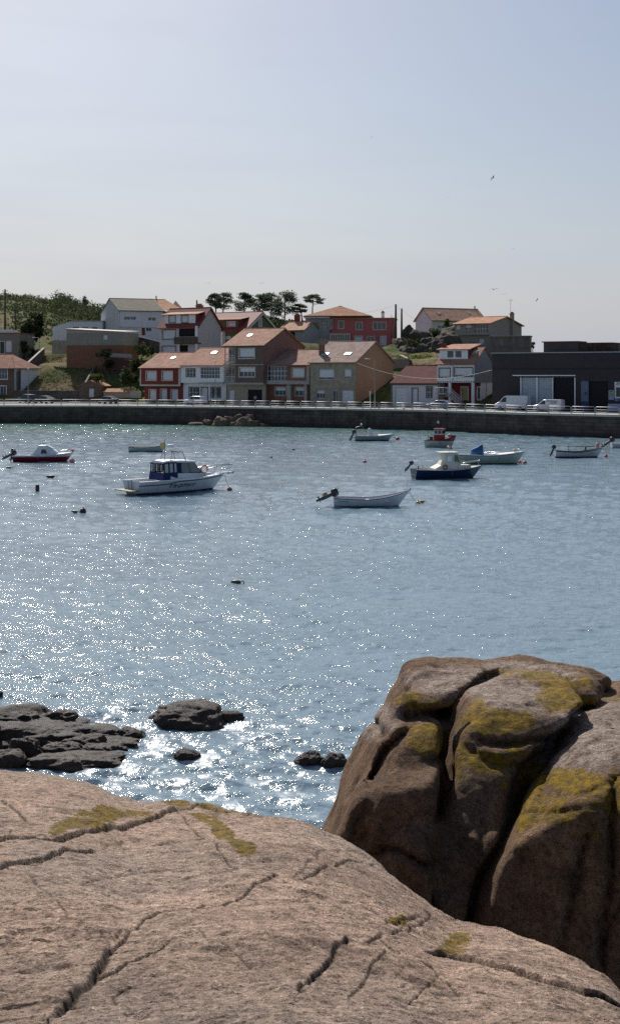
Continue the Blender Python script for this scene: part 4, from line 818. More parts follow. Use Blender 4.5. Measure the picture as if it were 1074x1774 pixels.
    zl = h.z(118, 570.5); MB().slab([(-.3,-.4,zl),(h.w+.3,-.4,zt+.05),(h.w+.3,d+.3,zt+.35),(-.3,d+.3,zl+.3)], .16).add([(0,-.018,zt),(h.w,-.018,zt),(0,-.018,zl)], [(0,1,2)]).build('roof', paint((.42,.37,.31)), h.root)
    # white low building
    h = House('storehouse', 'long low plain white storehouse in front of the wooded hill', 121, 178, 300, 10, 16.0, cat='storehouse'); zt = h.z(170, 557)
    h.block('wall', [WHITE, WHITE], 0, h.w, 0, 12, -3, zt, [(127,566.5,137,571,'glass',2,1),(143,566.5,153,571,'glass',2,1),(160,566.5,169,571,'glass',2,1)])
    xl, ylf = -4.6, 1.0; zl = h.z(121,566)
    MB().add([(0,-.001,-3),(0,-.001,zt),(xl,ylf,zl),(xl,ylf,-3),(xl,12,zl),(xl,12,-3),(0,12,zt)], [(0,1,2,3),(3,2,4,5),(1,6,4,2)]).build('sloping_wing', WHITE, h.root, fixn=False)
    MB().box(-.1, h.w+.1, -.15, 12.1, zt+.003, zt+.18).build('roof', paint((.5,.5,.52)), h.root)
    # far left
    h = House('outbuilding', 'grey outbuilding with a dark green door high at the left edge', -60, 33, 280, 10, 13.2, cat='outbuilding'); zt = h.z(30, 577.5)
    h.block('wall', [paint((.25,.23,.19), .85, .25)], 0, h.w, 0, 9, -2.5, zt, [(1.5,592,8.2,612,'door',1,1,CREAM,.5,plain('green_door',(.02,.07,.06),.6)),(10,590.5,21,610,'blind',1,1,None)])
    MB().box(-.2, h.w+.2, -.3, 9.2, zt+.003, zt+.15).build('roof', paint((.22,.12,.09)), h.root); MB().box(0, h.x(19,4), 4, 8, zt+.16, h.z(10,571,4)).build('rooftop_hut', WHITE, h.root)
TBR = paint((.20,.15,.11), .8, .1)
front_row(); hill_row()

# ============================================================ GROUND, ROAD, QUAY
ZR = 3.6
QP = [(-420,238),(0,226),(200,224),(430,214),(600,205),(750,197.5),(960,176),(1074,169),(1500,150)]
QP = [(-420,238),(0,226),(200,224),(430,214),(600,205),(750,196),(900,182),(1074,172),(1500,150)]
def qD(px): return float(np.interp(px, [q[0] for q in QP], [q[1] for q in QP]))
TS = [0, 6, 15, 30, 50, 80, 130, 230, 340, 700]
TT = {-400: [3.6,5.5,10,14,17,22,28,38,48,52], 0: [3.6,5,9.3,12.3,15.3,20,27,37,46,50], 100: [3.6,5.2,9.6,11.8,15.3,19,25,34,42,46], 175: [3.6,5,8.7,12,15,18.3,22,29,36,38], 250: [3.6,4.5,7.6,11.4,15,17.6,21,26,30,30],
      350: [3.6,5,8,11.5,15,19,23.6,24,22,20], 450: [3.6,5,8,11.5,15,19,23.6,25,22,20], 530: [3.6,5,8,11,14.3,17,21,22,20,18], 600: [3.6,5,8,11,13.4,15.0,17,17,15,12], 700: [3.6,5,8,10.7,13.4,15.7,15,13,10,8],
      760: [3.6,5,8,10.6,13.6,16.4,16,13,10,8], 850: [3.6,5,7.4,9.8,12.2,14,13,10,8,8], 930: [3.6,3.6,5,7,9,10,9,8,6,6], 1074: [3.6,3.6,4,5,6,7,7,6,6,6], 1500: [3.6,3.6,4,5,6,7,7,6,6,6]}
TK = sorted(TT)
def terr(px, s):
    vals = [float(np.interp(s, TS, TT[k])) for k in TK]; return float(np.interp(px, TK, vals))
def zter(X, Y):
    px = CX+F*X/Y; return terr(px, Y-rowD(px))
def ground():
    px = np.concatenate([np.arange(-420, 1500, 6.)]); s = np.concatenate([np.arange(-14, 60, 1.5), np.arange(60, 160, 5), np.arange(160, 720, 14)])
    V = []; 
    for a in s:
        for p in px:
            D = max(rowD(p)+a, qD(p)+1.5); z = terr(p, max(a, 0)) if a > 0 else 3.0
            V.append(((p-CX)/F*D, D, z))
    V = np.array(V); A = np.repeat(s, len(px)); n = fbm(V[:,0]*.12, V[:,1]*.12, V[:,2]*0, 4, 900, .55)
    V[:,2] += n*np.clip(A/60, 0, 1)*1.3*(V[:,1]>0)
    me = np_mesh('hillside', V, grid_faces(len(s), len(px))); o = link('hillside', me); tag(o, kind='structure')
    t = NT('hill_ground'); p = t.geo(); n1 = t.noise(p, .07, 6, .6); n2 = t.noise(p, .9, 6, .7); n3 = t.noise(p, .25, 5, .7)
    col = t.mix(t.ramp(n1, [(.42, 0), (.56, 1)]), (.17,.135,.075), (.07,.09,.03)); col = t.mix(1.0, col, t.ramp(n2, [(.3, .5), (.7, 1.4)]), 'MULTIPLY')
    col = t.mix(t.ramp(n3, [(.60, 0), (.68, .7)]), col, (.15,.14,.12)); t.out(col, .95, t.bump(n2, 1, .25), spec=.03); me.materials.append(t.m)
    # road and promenade
    def strip(name, f0, f1, z, mat, th=None):
        mb = MB(); q = np.arange(-420, 1500, 30.); vs = []
        for a in q:
            for f in (f0, f1): D = f(a); vs.append(((a-CX)/F*D, D, z))
        fs = [(2*i, 2*i+2, 2*i+3, 2*i+1) for i in range(len(q)-1)]; mb.add(vs, fs)
        if th:
            vs2 = [(v[0], v[1], v[2]-th) for v in vs]; n_ = len(vs); mb.add(vs+vs2, [(2*i, 2*i+n_, 2*i+2+n_, 2*i+2) for i in range(len(q)-1)] + [(2*i+1, 2*i+3, 2*i+3+n_, 2*i+1+n_) for i in range(len(q)-1)])
        o = mb.build(name, mat, None, fixn=False); tag(o, kind='structure'); return o
    strip('road', lambda a: qD(a)+3.4, lambda a: max(rowD(a)+2, qD(a)+8), 3.12, paint((.17,.165,.155), .9, .2, .3))
    strip('promenade', lambda a: qD(a)-.15, lambda a: qD(a)+3.6, 3.18, paint((.52,.49,.44), .85, .12, .5, .2), .3)
    strip('pavement', lambda a: max(rowD(a)-3.2, qD(a)+6), lambda a: max(rowD(a)+2.5, qD(a)+9), 3.25, paint((.42,.40,.36), .9, .2, .5), .15)
    # quay wall
    q = [a for a in np.arange(-420, 1500, 10.)]; mb = MB(); rings = []
    for a in q:
        D = qD(a); X = (a-CX)/F; rings.append([(X*D, D, 3.0), (X*D, D, -1.5), (X*(D+4), D+4, -1.5), (X*(D+4), D+4, 3.0)])
    mb.loft(rings, True, False)
    t = NT('quay_stone'); o_ = t.obj(); cb = t.n.new('ShaderNodeCombineXYZ'); t.inp(cb.inputs[0], t.sep(o_, 0)); t.inp(cb.inputs[1], t.sep(o_, 2))
    b = t.node('ShaderNodeTexBrick'); t.inp(b.inputs['Vector'], cb.outputs[0]); b.inputs['Scale'].default_value = 1; b.inputs['Brick Width'].default_value = 1.3; b.inputs['Row Height'].default_value = .5; b.inputs['Mortar Size'].default_value = .03
    b.inputs['Color1'].default_value = (.105,.083,.072,1); b.inputs['Color2'].default_value = (.070,.056,.050,1); b.inputs['Mortar'].default_value = (.033,.028,.026,1)
    n = t.noise(o_, .6, 6, .7); col = t.mix(1.0, b.outputs[0], t.ramp(n, [(.3, .5), (.7, 1.6)]), 'MULTIPLY'); st = t.noise(t.mapv(o_, (1.2, 1.2, .12)), 1.2, 5, .7); col = t.mix(t.ramp(st, [(.52, 0), (.72, .55)]), col, (.12,.105,.09))
    col = t.mix(t.ramp(t.sep(o_, 2), [(.0, .8), (.9/1, 0)]), col, (.032,.031,.025)); t.out(col, .9, t.bump(b.outputs['Fac'], -.6, .05), spec=.15)
    o = mb.build('quay_wall', t.m, fixn=True); tag(o, 'long dark stone quay wall along the far side of the harbour', 'quay wall')
ground()

# railing panels
def rails():
    m = plain('galvanised', (.36,.36,.37), .55, .3); protos = {}
    def panel(L_):
        mb = MB(); r = .042; z1 = 1.0; mb.tube([(.08,0,0),(.08,0,z1-.12),(.2,0,z1),(L_-.2,0,z1),(L_-.08,0,z1-.12),(L_-.08,0,0)], r, 6)
        mb.tube([(.08,0,.60),(L_-.08,0,.60)], .028, 5); mb.tube([(.08,0,.27),(L_-.08,0,.27)], .028, 5); mb.tube([(L_/2,0,0),(L_/2,0,z1)], .03, 5); return mb.build('railing_panel', m, fixn=False)
    pts = []
    for k, (a, b, n) in enumerate([(-60,8,2),(8,59,1),(59,107,1),(107,156,1),(156,205,1),(205,239,1),(239,273,1),(273,305,1),(305,335,1),(335,365,1)]): 
        for i in range(n): pts.append((a+(b-a)*i/n, a+(b-a)*(i+1)/n))
    x = 365.0
    while x < 1120: wd = float(np.interp(x, [365, 520, 660, 760, 860, 960, 1100], [25.8, 26.2, 28.5, 31, 36, 40.5, 43])); pts.append((x, x+wd)); x += wd
    for a, b in pts:
        A = Vector(((a-CX)/F*(qD(a)+.35), qD(a)+.35)); B = Vector(((b-CX)/F*(qD(b)+.35), qD(b)+.35)); L_ = (B-A).length; key = round(L_*4)/4
        if key not in protos: protos[key] = panel(key); o = protos[key]
        else: o = protos[key].copy(); COL.objects.link(o)
        o.location = (A.x, A.y, 3.18); o.rotation_euler = (0, 0, math.atan2(B.y-A.y, B.x-A.x)); o.scale.x = L_/key
        tag(o, 'pale metal railing panel with three bars on the quay edge', 'railing', 'railing panels along the quay')
rails()
# ============================================================ VEGETATION
def foliage(c1, c2, tr=.25):
    k = ('f', c1, c2)
    if k in _mc: return _mc[k]
    t = NT('foliage'); p = t.geo(); n = t.noise(p, .55, 5, .7); col = t.mix(t.ramp(n, [(.35, 0), (.65, 1)]), c1, c2)
    inf = t.n.new('ShaderNodeNewGeometry'); col = t.mix(1.0, col, t.ramp(inf.outputs['Random Per Island'], [(0, .6), (1, 1.5)]), 'MULTIPLY')
    t.out(col, .8, spec=.12); tl = t.n.new('ShaderNodeBsdfTranslucent'); t.l.new(col, tl.inputs[0]); ms = t.n.new('ShaderNodeMixShader'); ms.inputs[0].default_value = tr
    ou = t.n['Material Output']; t.l.new(t.b.outputs[0], ms.inputs[1]); t.l.new(tl.outputs[0], ms.inputs[2]); t.l.new(ms.outputs[0], ou.inputs[0]); _mc[k] = t.m; return t.m
FO_D = foliage((.028,.042,.018), (.052,.072,.028), .3); FO_M = foliage((.035,.060,.018), (.065,.095,.028)); FO_P = foliage((.055,.082,.052), (.095,.125,.075), .4); FO_Y = foliage((.075,.09,.03), (.10,.11,.04)); FO_S = foliage((.036,.056,.024), (.075,.09,.038)); BARK = plain('bark', (.07,.055,.045), .9)
def leaves(name, clumps, size, mat, parent=None, seed=0):
    """clumps: (x,y,z,rx,ry,rz,n) - small leaf faces near the skin of each clump"""
    rs = np.random.RandomState(seed); P = []
    for (x, y, z, rx, ry, rz, n) in clumps:
        d = rs.normal(size=(n, 3)); d /= np.linalg.norm(d, axis=1)[:, None]; r = rs.uniform(.35, 1.0, n)**.5*(1+.18*rs.normal(size=n)); P.append(d*r[:, None]*np.array([rx, ry, rz]) + np.array([x, y, z]))
    P = np.concatenate(P); n = len(P); a = rs.normal(size=(n, 3)); a /= np.linalg.norm(a, axis=1)[:, None]; b = np.cross(a, rs.normal(size=(n, 3))); b /= np.linalg.norm(b, axis=1)[:, None]
    s = (size*rs.uniform(.6, 1.5, n))[:, None]; V = np.stack([P-a*s*.9, P+b*s*.55, P+a*s*.9, P-b*s*.55], 1).reshape(-1, 3)
    me = np_mesh(name, V, np.arange(4*n).reshape(n, 4), False); me.materials.append(mat); return link(name, me, parent)
def bush(px, py, wpx, hpx, D, label, mat=FO_M, cat='bush', name='bush', group=None, seed=1, n=260, trunk=True, z0=None):
    """py = foot row in the photo at distance D"""
    g = at(px, py, D); m = D/F; w_, h_ = wpx*m, hpx*m; rs = random.Random(seed); e = empty(name, g, 0, label, cat, group); cl = []
    k = 9
    for i in range(k):
        a = rs.uniform(0, 6.28); q = rs.uniform(0, .62)**.7; r = rs.uniform(.22, .36); cl.append((math.cos(a)*q*w_/2, math.sin(a)*q*w_/2, h_*rs.uniform(.25, .85), w_*r*.7, w_*r*.6, h_*r*.75, n//k))
    leaves('crown' if cat == 'tree' else 'foliage', cl, max(.13, .055*min(w_, h_)+.06), mat, e, seed)
    MB().tube([(0,0,-.5),(.05*w_,0,h_*.3),(-.03*w_,0,h_*.62)], [.035*h_+.03, .03*h_+.02, .012*h_+.01], 6).tube([(.05*w_,0,h_*.3),(.22*w_,.05*w_,h_*.6)], [.02*h_+.01, .008*h_+.01], 5).build('trunk' if cat == 'tree' else 'stem', BARK, e, fixn=False)
    return e
def pine(px, py0, ptop, wpx, D, label, trunkpx=None, crown=.55, seed=0, lean=0.0, flat=.5, nclump=22):
    g = at(px, py0, D); m = D/F; h_ = (py0-ptop)*m; w_ = wpx*m*1.15; rs = random.Random(seed); e = empty('pine_tree', g, 0, label, 'tree', 'pines on the skyline')
    tx = lean*w_; tr = MB(); top = Vector((tx, 0, h_*.93)); k1 = Vector((tx*.35+rs.uniform(-.2,.2), 0, h_*.45)); tr.tube([(0,0,-1),(k1.x,0,k1.z),(top.x,top.y,top.z)], [.22, .16, .05], 7); cl = []
    for i in range(nclump):
        f = 1-crown*(1-(i/(nclump-1)))**1.1; z = h_*f*.95; r = w_*.5*(math.sin(min(1, (1-f)/crown+.18)*math.pi*.62)+.1)*rs.uniform(.55, 1.05); a = rs.uniform(0, 6.28); s_ = math.copysign(1, math.cos(a)); cx = tx*f + s_*r*rs.uniform(.45, .95)*.8; cy = math.sin(a)*r*.7
        b0 = Vector((tx*(f-.1)*.9, 0, h_*(f-.14))); tr.tube([b0, ((b0.x+cx)/2, cy/2, (b0.z+z)/2-.1), (cx, cy, z)], [.07, .05, .025], 5)
        q = w_*rs.uniform(.16, .30); cl.append((cx, cy, z+rs.uniform(-.15,.15), q, q*.9, q*flat*rs.uniform(.5,.8), 105))
    cl.append((tx, 0, h_*.95, w_*.22, w_*.2, w_*.08, 110)); leaves('crown', cl, .20, FO_P, e, seed); tr.build('trunk', BARK, e, fixn=False); return e
def vegetation():
    B = 552
    pine(376, B, 508, 26, 352, 'leftmost skyline pine, crown leaning left over the roofs', seed=1, lean=-.15, crown=.5)
    pine(385, B, 507.5, 30, 356, 'flat-topped skyline pine touching the leftmost pine on its right', seed=2, lean=.1, crown=.55)
    pine(424, B, 507, 30, 350, 'skyline pine with a pointed top and ragged left side', seed=3, crown=.62, lean=0)
    pine(450, B, 510.5, 38, 352, 'rounded skyline pine between the pointed and the twin-crowned pines', seed=4, crown=.6)
    pine(470, B+2, 508, 36, 354, 'slender skyline pine left of the tallest dense pine', seed=5, crown=.68)
    pine(493, B+3, 506.5, 44, 350, 'broadest dense skyline pine in the middle of the group', seed=6, crown=.78, nclump=30, flat=.65)
    pine(524, B, 527, 24, 348, 'small low windswept pine left of the umbrella pine', seed=7, lean=-.2, crown=.5, nclump=12, flat=.4)
    pine(541, B, 510, 32, 348, 'lone umbrella pine with a bare trunk at the right of the group', seed=8, lean=.08, crown=.30, nclump=14, flat=.35)
    # wooded scrub on the hill: nobody could count it
    rs = random.Random(5); cl = []; cl2 = []
    for i in range(720):
        px = rs.uniform(-260, 210); s = rs.uniform(70, 345); D = rowD(px)+s; X = (px-CX)/F*D; z = terr(px, s); dn = vn(np.array([X/22]), np.array([D/30]), np.array([0.]), 7)[0]
        if dn < -.25 and px < 90: continue
        r = rs.uniform(.8, 2.4)*(1.35 if px > 110 else 1); (cl if rs.random() < .78 else cl2).append((X, D, z+r*.45, r*1.4, r*1.2, r*.8, 46))
    for i in range(170):       # rougher trees on the crest behind the white storehouse
        px = rs.uniform(95, 215); s = rs.uniform(110, 330); D = rowD(px)+s; r = rs.uniform(1.6, 3.0); cl.append(((px-CX)/F*D, D, terr(px, s)+r*.9, r, r, r*1.2, 80))
    for i in range(110):
        px = rs.uniform(450, 560); s = rs.uniform(110, 150); D = rowD(px)+s; r = rs.uniform(1.0, 1.9); cl.append(((px-CX)/F*D, D, terr(px, s)+r*.5, r*1.3, r, r*.8, 50))
    o = leaves('hill_scrub', cl, .38, FO_S, None, 11); tag(o, 'dense green scrub and low wood covering the hill', 'scrub', kind='stuff')
    o = leaves('hill_heath', cl2, .36, FO_Y, None, 12); tag(o, 'yellow-green heath bushes scattered over the hill', 'heath', kind='stuff')
    # dry grass tufts on the bare slope and green ones by the lawn
    cg = []; ch = []
    for i in range(900):
        px = rs.uniform(30, 185); s = rs.uniform(3, 38); D = rowD(px)+s; cg.append(((px-CX)/F*D, D, terr(px, s)+.02, .9, .9, .10, 9))
    for i in range(500):
        px = rs.uniform(690, 775) if rs.random() < .6 else rs.uniform(505, 560); s = rs.uniform(16, 44); D = rowD(px)+s; ch.append(((px-CX)/F*D, D, terr(px, s)+.1, .8, .8, .22, 12))
    o = leaves('dry_grass', cg, .15, foliage((.20,.165,.085), (.26,.21,.12)), None, 13); tag(o, 'dry brownish grass on the steep plot at the left', 'grass', kind='stuff')
    o = leaves('green_grass', ch, .20, foliage((.10,.14,.03), (.13,.18,.04)), None, 14); tag(o, 'bright green grass strips between houses and rocks', 'grass', kind='stuff')
    # single trees and bushes
    bush(57, 605, 50, 64, 292, 'big dark evergreen tree at the top of the grassy plot', FO_D, 'tree', 'evergreen_tree', seed=21, n=1600)
    bush(42, 618, 26, 28, 282, 'light green shrub beneath the big dark evergreen tree', FO_M, seed=22, n=400)
    bush(20, 632, 34, 20, 276, 'dark bush behind the brown house roof at the left edge', FO_D, seed=23, n=400)
    bush(60, 625, 22, 22, 284, 'dark shrub right of the light green shrub by the wall', FO_D, seed=24, n=350)
    bush(38, 636, 12, 10, 270, 'small pale bush by the lower end of the diagonal wall', FO_M, seed=25)
    bush(167, 664, 28, 16, 252, 'rounded yellow-green bush above the little brick shed', foliage((.07,.09,.02), (.10,.12,.03)), seed=26, n=700)
    bush(190, 645, 30, 26, 262, 'dark bushy shrub below the grey and orange building', FO_D, seed=27, n=500)
    bush(183, 622, 40, 18, 264, 'low shaded shrub at the foot of the orange brick wall', FO_D, seed=28, n=450)
    bush(226, 672, 40, 34, 250, 'tall ragged shrub left of the red house', FO_S, seed=29, n=900)
    bush(238, 660, 26, 40, 254, 'dark shrub touching the red house roof on the left', FO_D, seed=30, n=600)
    bush(245, 622, 40, 26, 262, 'green shrub above the dark garden wall', FO_M, seed=31, n=700)
    bush(262, 616, 26, 18, 258, 'dark shrub by the wall of the balcony house', FO_D, seed=32, n=400)
    bush(778, 573, 22, 20, 288, 'round green bush on top of the rocky knoll', FO_M, seed=33, n=600)
    bush(758, 592, 34, 24, 282, 'dark bush on the left shoulder of the rocky knoll', FO_D, seed=34, n=600)
    bush(818, 597, 30, 14, 274, 'low bush right of the rocky knoll below the grey house', FO_D, seed=35, n=500)
    bush(806, 582, 26, 12, 276, 'flat dark bush draped over the right side of the knoll', FO_D, seed=44, n=400)
    bush(716, 614, 46, 26, 262, 'dark gorse bush among the boulders left of the knoll', FO_D, seed=36, n=800)
    bush(742, 624, 44, 20, 258, 'gorse bush among the boulders above the green lawn', FO_D, seed=37, n=450)
    bush(690, 604, 26, 12, 275, 'low bush beneath the two tall poles', FO_D, seed=38, n=350)
    bush(700, 589, 16, 8, 284, 'scrubby tuft beside the right tall pole', FO_S, seed=39)
    bush(773, 622, 24, 16, 250, 'shrub just left of the dormer with the red chimney', FO_S, seed=40, n=400)
    bush(922, 607, 12, 15, 262, 'dark conical bush at the right end of the grey storehouse', FO_D, seed=41, n=250)
    bush(818, 603, 14, 14, 245, 'thin leafless shrub behind the aerial of the dormer house', FO_S, seed=42, n=80)
    bush(95, 600, 24, 12, 290, 'light shrub row beside the long white storehouse', FO_Y, seed=43, n=300)
    bush(148, 532, 18, 20, 520, 'rounded dark tree on the crest of the wooded hill', FO_D, 'tree', 'hill_tree', seed=45, n=500)
    bush(110, 536, 20, 18, 520, 'dark tree left of the rounded one on the hill crest', FO_D, 'tree', 'hill_tree', seed=46, n=500)
vegetation()

# ============================================================ WALLS, POLES, LAMPS, WIRES
def gz(px, D): return zter((px-CX)/F*D, D)
def wallpoly(name, pts, h_, label, mat, th=.35, cat='wall', cap=None):
    """pts: (px, py of top, D); wall face runs between them and drops h_ metres"""
    mb = MB(); P = [at(*p) for p in pts]
    for i in range(len(P)-1):
        a, b = P[i], P[i+1]; n = Vector((b.y-a.y, a.x-b.x, 0)).normalized()*th; ex = (b-a).normalized()*.002*(i+1)
        q = [a+ex-Vector((0,0,h_)), b-Vector((0,0,h_)), b, a+ex]; mb.add(q+[p-n for p in q], [(0,1,2,3),(7,6,5,4),(3,2,6,7),(0,3,7,4),(1,5,6,2)])
    o = mb.build(name, mat); tag(o, label, cat)
    if cap:
        c = MB()
        for i in range(len(P)-1):
            a, b = P[i], P[i+1]; n = Vector((b.y-a.y, a.x-b.x, 0)).normalized(); z = Vector((0,0,.004)); c.slab([a+n*.05+z, b+n*.05+z, b-n*(th+.05)+z, a-n*(th+.05)+z], .09)
        c.build('coping', cap, o)
    return o
def site():
    GWL = blocks((.13,.115,.10), (.10,.09,.08), (.07,.06,.055), .5, .25, .03, .9, .5)
    wallpoly('boundary_wall', [(33,643,262),(52,627,270),(78,603,284)], 4.6, 'tall grey wall climbing the slope diagonally beside the grassy plot', GWL, cap=STONEG)
    wallpoly('retaining_wall', [(26,676,257),(136,677,251)], 3.2, 'dark retaining wall along the foot of the grassy plot', GWL)
    wallpoly('stone_wall', [(150,662,252),(158,648,258),(169,632,266)], 1.2, 'low broken stone wall climbing between the grassy plot and the garden', GWL)
    wallpoly('garden_wall', [(186,619.5,262),(214,622,260),(244,629,256)], 2.4, 'dark reddish garden wall above the ragged shrubs', paint((.10,.045,.04), .9, .3, .8, .4))
    wallpoly('yard_wall', [(190,611.5,264),(214,613,263),(228,614,262)], .8, 'pale grey low wall under the blue window of the brick building', STONEG)
    wallpoly('concrete_wall', [(91,590,275),(116,590,272)], 2.9, 'weathered pale concrete wall left of the grey and orange building', paint((.30,.28,.23), .9, .3, 1, .5))
    wallpoly('road_wall', [(214,580,276),(232,581,275),(276,592,270)], 2.6, 'dark stone wall stepping down below the big white house', GWL)
    wallpoly('terrace_wall', [(528,598,262),(480,592,268)], 2.0, 'dark terrace wall below the grey wing of the coral house', GWL)
    e = empty('brick_barbecue', at(247,606,262), 0, 'small brick garden chimney with a red cap on the grass', 'chimney'); MB().box(-.35,.35,-.3,.3,-.5,1.3).build('shaft', paint((.22,.13,.09)), e); MB().box(-.5,.5,-.45,.45,1.303,1.42).prism([(-.45,1.43),(.45,1.43),(0,1.75)], 'y', -.4, .4).build('cap', REDT, e)
    # utility poles
    pm = plain('pole_wood', (.075,.065,.06), .85)
    def pole(px, ptop, pbase, D, r, label, arm=True):
        b = at(px, pbase, D); h_ = (pbase-ptop)*D/F; e = empty('utility_pole', b, 0, label, 'pole'); MB().tube([(0,0,-1),(0,0,h_)], [r*1.2, r*.8], 8).build('shaft', pm, e)
        if arm:
            MB().box(-.7,.7,-.06,.06,h_-.55,h_-.43).build('crossarm', pm, e)
            for x in (-.6, 0, .6): MB().tube([(x,0,h_-.429),(x,0,h_-.2)], [.05,.04], 6).build('insulator', plain('porcelain', (.3,.2,.15), .3), e)
        return b+Vector((0,0,h_-.2))
    p1 = pole(9.5, 501, 575, 330, .24, 'tall dark utility pole on the hillside at the left edge'); p2 = pole(28, 524, 577, 335, .16, 'thinner faded pole just right of the tall left one', False)
    p3 = pole(685.3, 527, 593, 282, .26, 'taller of the two bare poles beside the coral house', False); p4 = pole(695.5, 534.5, 592, 288, .24, 'shorter of the two bare poles, right of the taller one', False); p5 = pole(341.3, 520, 545, 330, .22, 'short dark post standing behind the terraced white house', False)
    p6 = pole(678, 545, 596, 286, .06, 'thin pipe mast on the right end of the coral house', False)
    def wire(name, a, b, sag, label, r=.014, mat=None, n=14):
        pts = [a.lerp(b, i/n)-Vector((0,0,sag*4*(i/n)*(1-i/n))) for i in range(n+1)]; tag(MB().tube(pts, r, 4, cap=False).build(name, mat or plain('wire', (.03,.03,.03), 1.0, spec=.02), fixn=False), label, 'cable')
    wire('power_line', p1, at(176,541,300), 2.2, 'thin power line falling from the left pole to the big white house')
    wire('power_line', at(552,540,320), p3, 1.2, 'thin power line running from the pines to the taller bare pole'); wire('power_line', p3, p4, .2, 'short line joining the two bare poles'); wire('power_line', p4, at(760,560,300), 1.2, 'thin line sagging from the shorter bare pole to the white gable')
    wire('power_line', at(213,540,292), at(500,536,330), 1.5, 'long thin line crossing behind the hill houses')
    c0 = at(615.5,627.5,217); c1 = at(851,641,200); wire('street_cable', c0, c1, 2.0, 'pale twisted cable slung from the orange gable to the warehouse', .028, plain('cable_pale', (.55,.52,.48), .6), 22)
    # street lamps
    def lamp(px, ptop, D, z0, label, arm=-1, r=.07, col=(.26,.27,.28)):
        b = Vector(((px-CX)/F*D, D, z0)); h_ = H-(ptop-HY)/F*D-z0; m = plain('lamp_pole', col, .5, .3); e = empty('street_lamp', b, 0, label, 'street lamp'); MB().tube([(0,0,-.1),(0,0,h_)], [r*1.3, r*.75], 8).build('pole', m, e)
        if arm: MB().tube([(0,0,h_-.02),(arm*.8,0,h_+.12)], .04, 5).build('arm', m, e); MB().loft([[(arm*(.7+q*.9),yy*wd,h_+.12+zz*hh) for yy,zz in ((-1,0),(-.6,1),(.6,1),(1,0),(0,-.5))] for q,wd,hh in ((0,.08,.06),(.3,.16,.12),(.7,.18,.12),(1,.06,.04))]).build('lamp_head', plain('lamp_head', (.7,.7,.7), .4), e)
        else: MB().sphere((0,0,h_+.12), .14).build('lamp_head', plain('lamp_head', (.7,.7,.7), .4), e)
    lamp(649, 623, qD(649)+2, 3.18, 'tall street lamp with a pale head before the orange gable'); lamp(373, 627, qD(373)+1.5, 3.18, 'thin grey lamp post in front of the white gallery house', 0, .055); lamp(49.5, 640, qD(50)+2, 3.18, 'faint grey lamp post right of the brown tiled house', 0, .055); lamp(69, 586, 284, gz(69,284)-.5, 'street lamp by the dark evergreen at the top of the slope')
    e = empty('mooring_mast', Vector(((641.5-CX)/F*qD(641.5), qD(641.5)+1, 3.18)), 0, 'short white post on the quay left of the tall street lamp', 'post'); MB().tube([(0,0,0),(0,0,2.45)], .075, 8).build('shaft', plain('post_white', (.6,.6,.58), .5), e); MB().box(-.11,.11,-.11,.11,2.451,2.75).build('post_head', plain('post_white', (.6,.6,.58), .5), e)
    o = MB().tube([(0,0,0),(0,0,.55)], [.22,.18], 10).sphere((0,0,.62), .2, nu=10, nv=6).build('bollard', plain('bollard_white', (.55,.52,.48), .6)); o.location = atz(699, qD(699)+2.2, 3.18); tag(o, 'stubby pale bollard in front of the maroon-roofed house', 'bollard')
    # boulders at the foot of the quay and on the knoll
    RB = granite('dry_granite', (.20,.145,.10), (.085,.062,.048)); RK = granite('knoll_granite', (.13,.11,.09), (.055,.047,.038), blotch=.9)
    for i, (px, py, wd, hp, lb) in enumerate([(345,738,34,9,'low brown rock at the left tip of the rubble under the quay'),(362,737,30,13,'brown rock on the left slope of the quay rubble'),(380,737,32,17,'wide rock left of centre in the quay rubble'),(398,733,24,17,'square rock high in the middle of the quay rubble'),(415,730,20,16,'pointed pale rock at the summit of the quay rubble'),
            (404,738,26,9,'light rock at the waterline in mid rubble'),(425,737,34,18,'large dark rock right of the rubble summit'),(443,738,24,12,'tan sunlit rock near the right end of the rubble'),(458,738,20,7,'outer low rock at the right end of the quay rubble'),(388,739,16,6,'small rock by the water below the square rock'),(433,724,16,10,'small rock wedged against the quay right of the summit'),(330,738,22,5,'flat outer rock at the far left of the rubble')]):
        D = qD(px)-1.6-(739-py)*-.05-random.Random(i).uniform(0, 1.6); m = D/F; c = Vector(((px-CX)*m, D, 0)); c.z = max(-.3, H-(py+1-HY)*m)
        rock('quay_boulder', c, (wd*m*.5, wd*m*.42, hp*m*.82), lb, 'rubble rocks below the quay', 60+i, mat=RB, rz=i, rough=.3, nu=26, nv=16)
    for i, (px, py, wd, hp, D, lb) in enumerate([(707,588,24,22,284,'rounded dark boulder by the two poles'),(727,588,32,16,282,'flat-topped dark boulder right of the rounded one'),(800,590,62,34,276,'largest brown crag of the knoll before the cream wall'),(773,596,44,26,270,'dark crag at the left of the largest brown crag'),(828,592,30,22,272,'shoulder rock at the right of the largest crag'),
            (735,618,40,22,262,'grey boulder above the green lawn'),(757,617,34,30,260,'upright pale grey boulder beside the dormer house'),(715,622,44,24,262,'dark boulder on the left of the lawn rocks'),(700,612,30,24,266,'dark boulder below the poles'),(745,600,40,14,270,'flat rock in the middle of the knoll'),(748,628,18,12,256,'small pale rock at the lawn edge'),(780,610,40,26,262,'boulder hidden partly by the dormer roof'),(690,600,30,14,272,'low rock left of the knoll')]):
        m = D/F; c = at(px, py, D); c.z -= hp*m*.1; rock('hill_boulder', c, (wd*m*.55, wd*m*.5, hp*m), lb, 'boulders of the rocky knoll', 90+i, mat=RK, rz=i*1.7, rough=.34, nu=44, nv=26)
site()

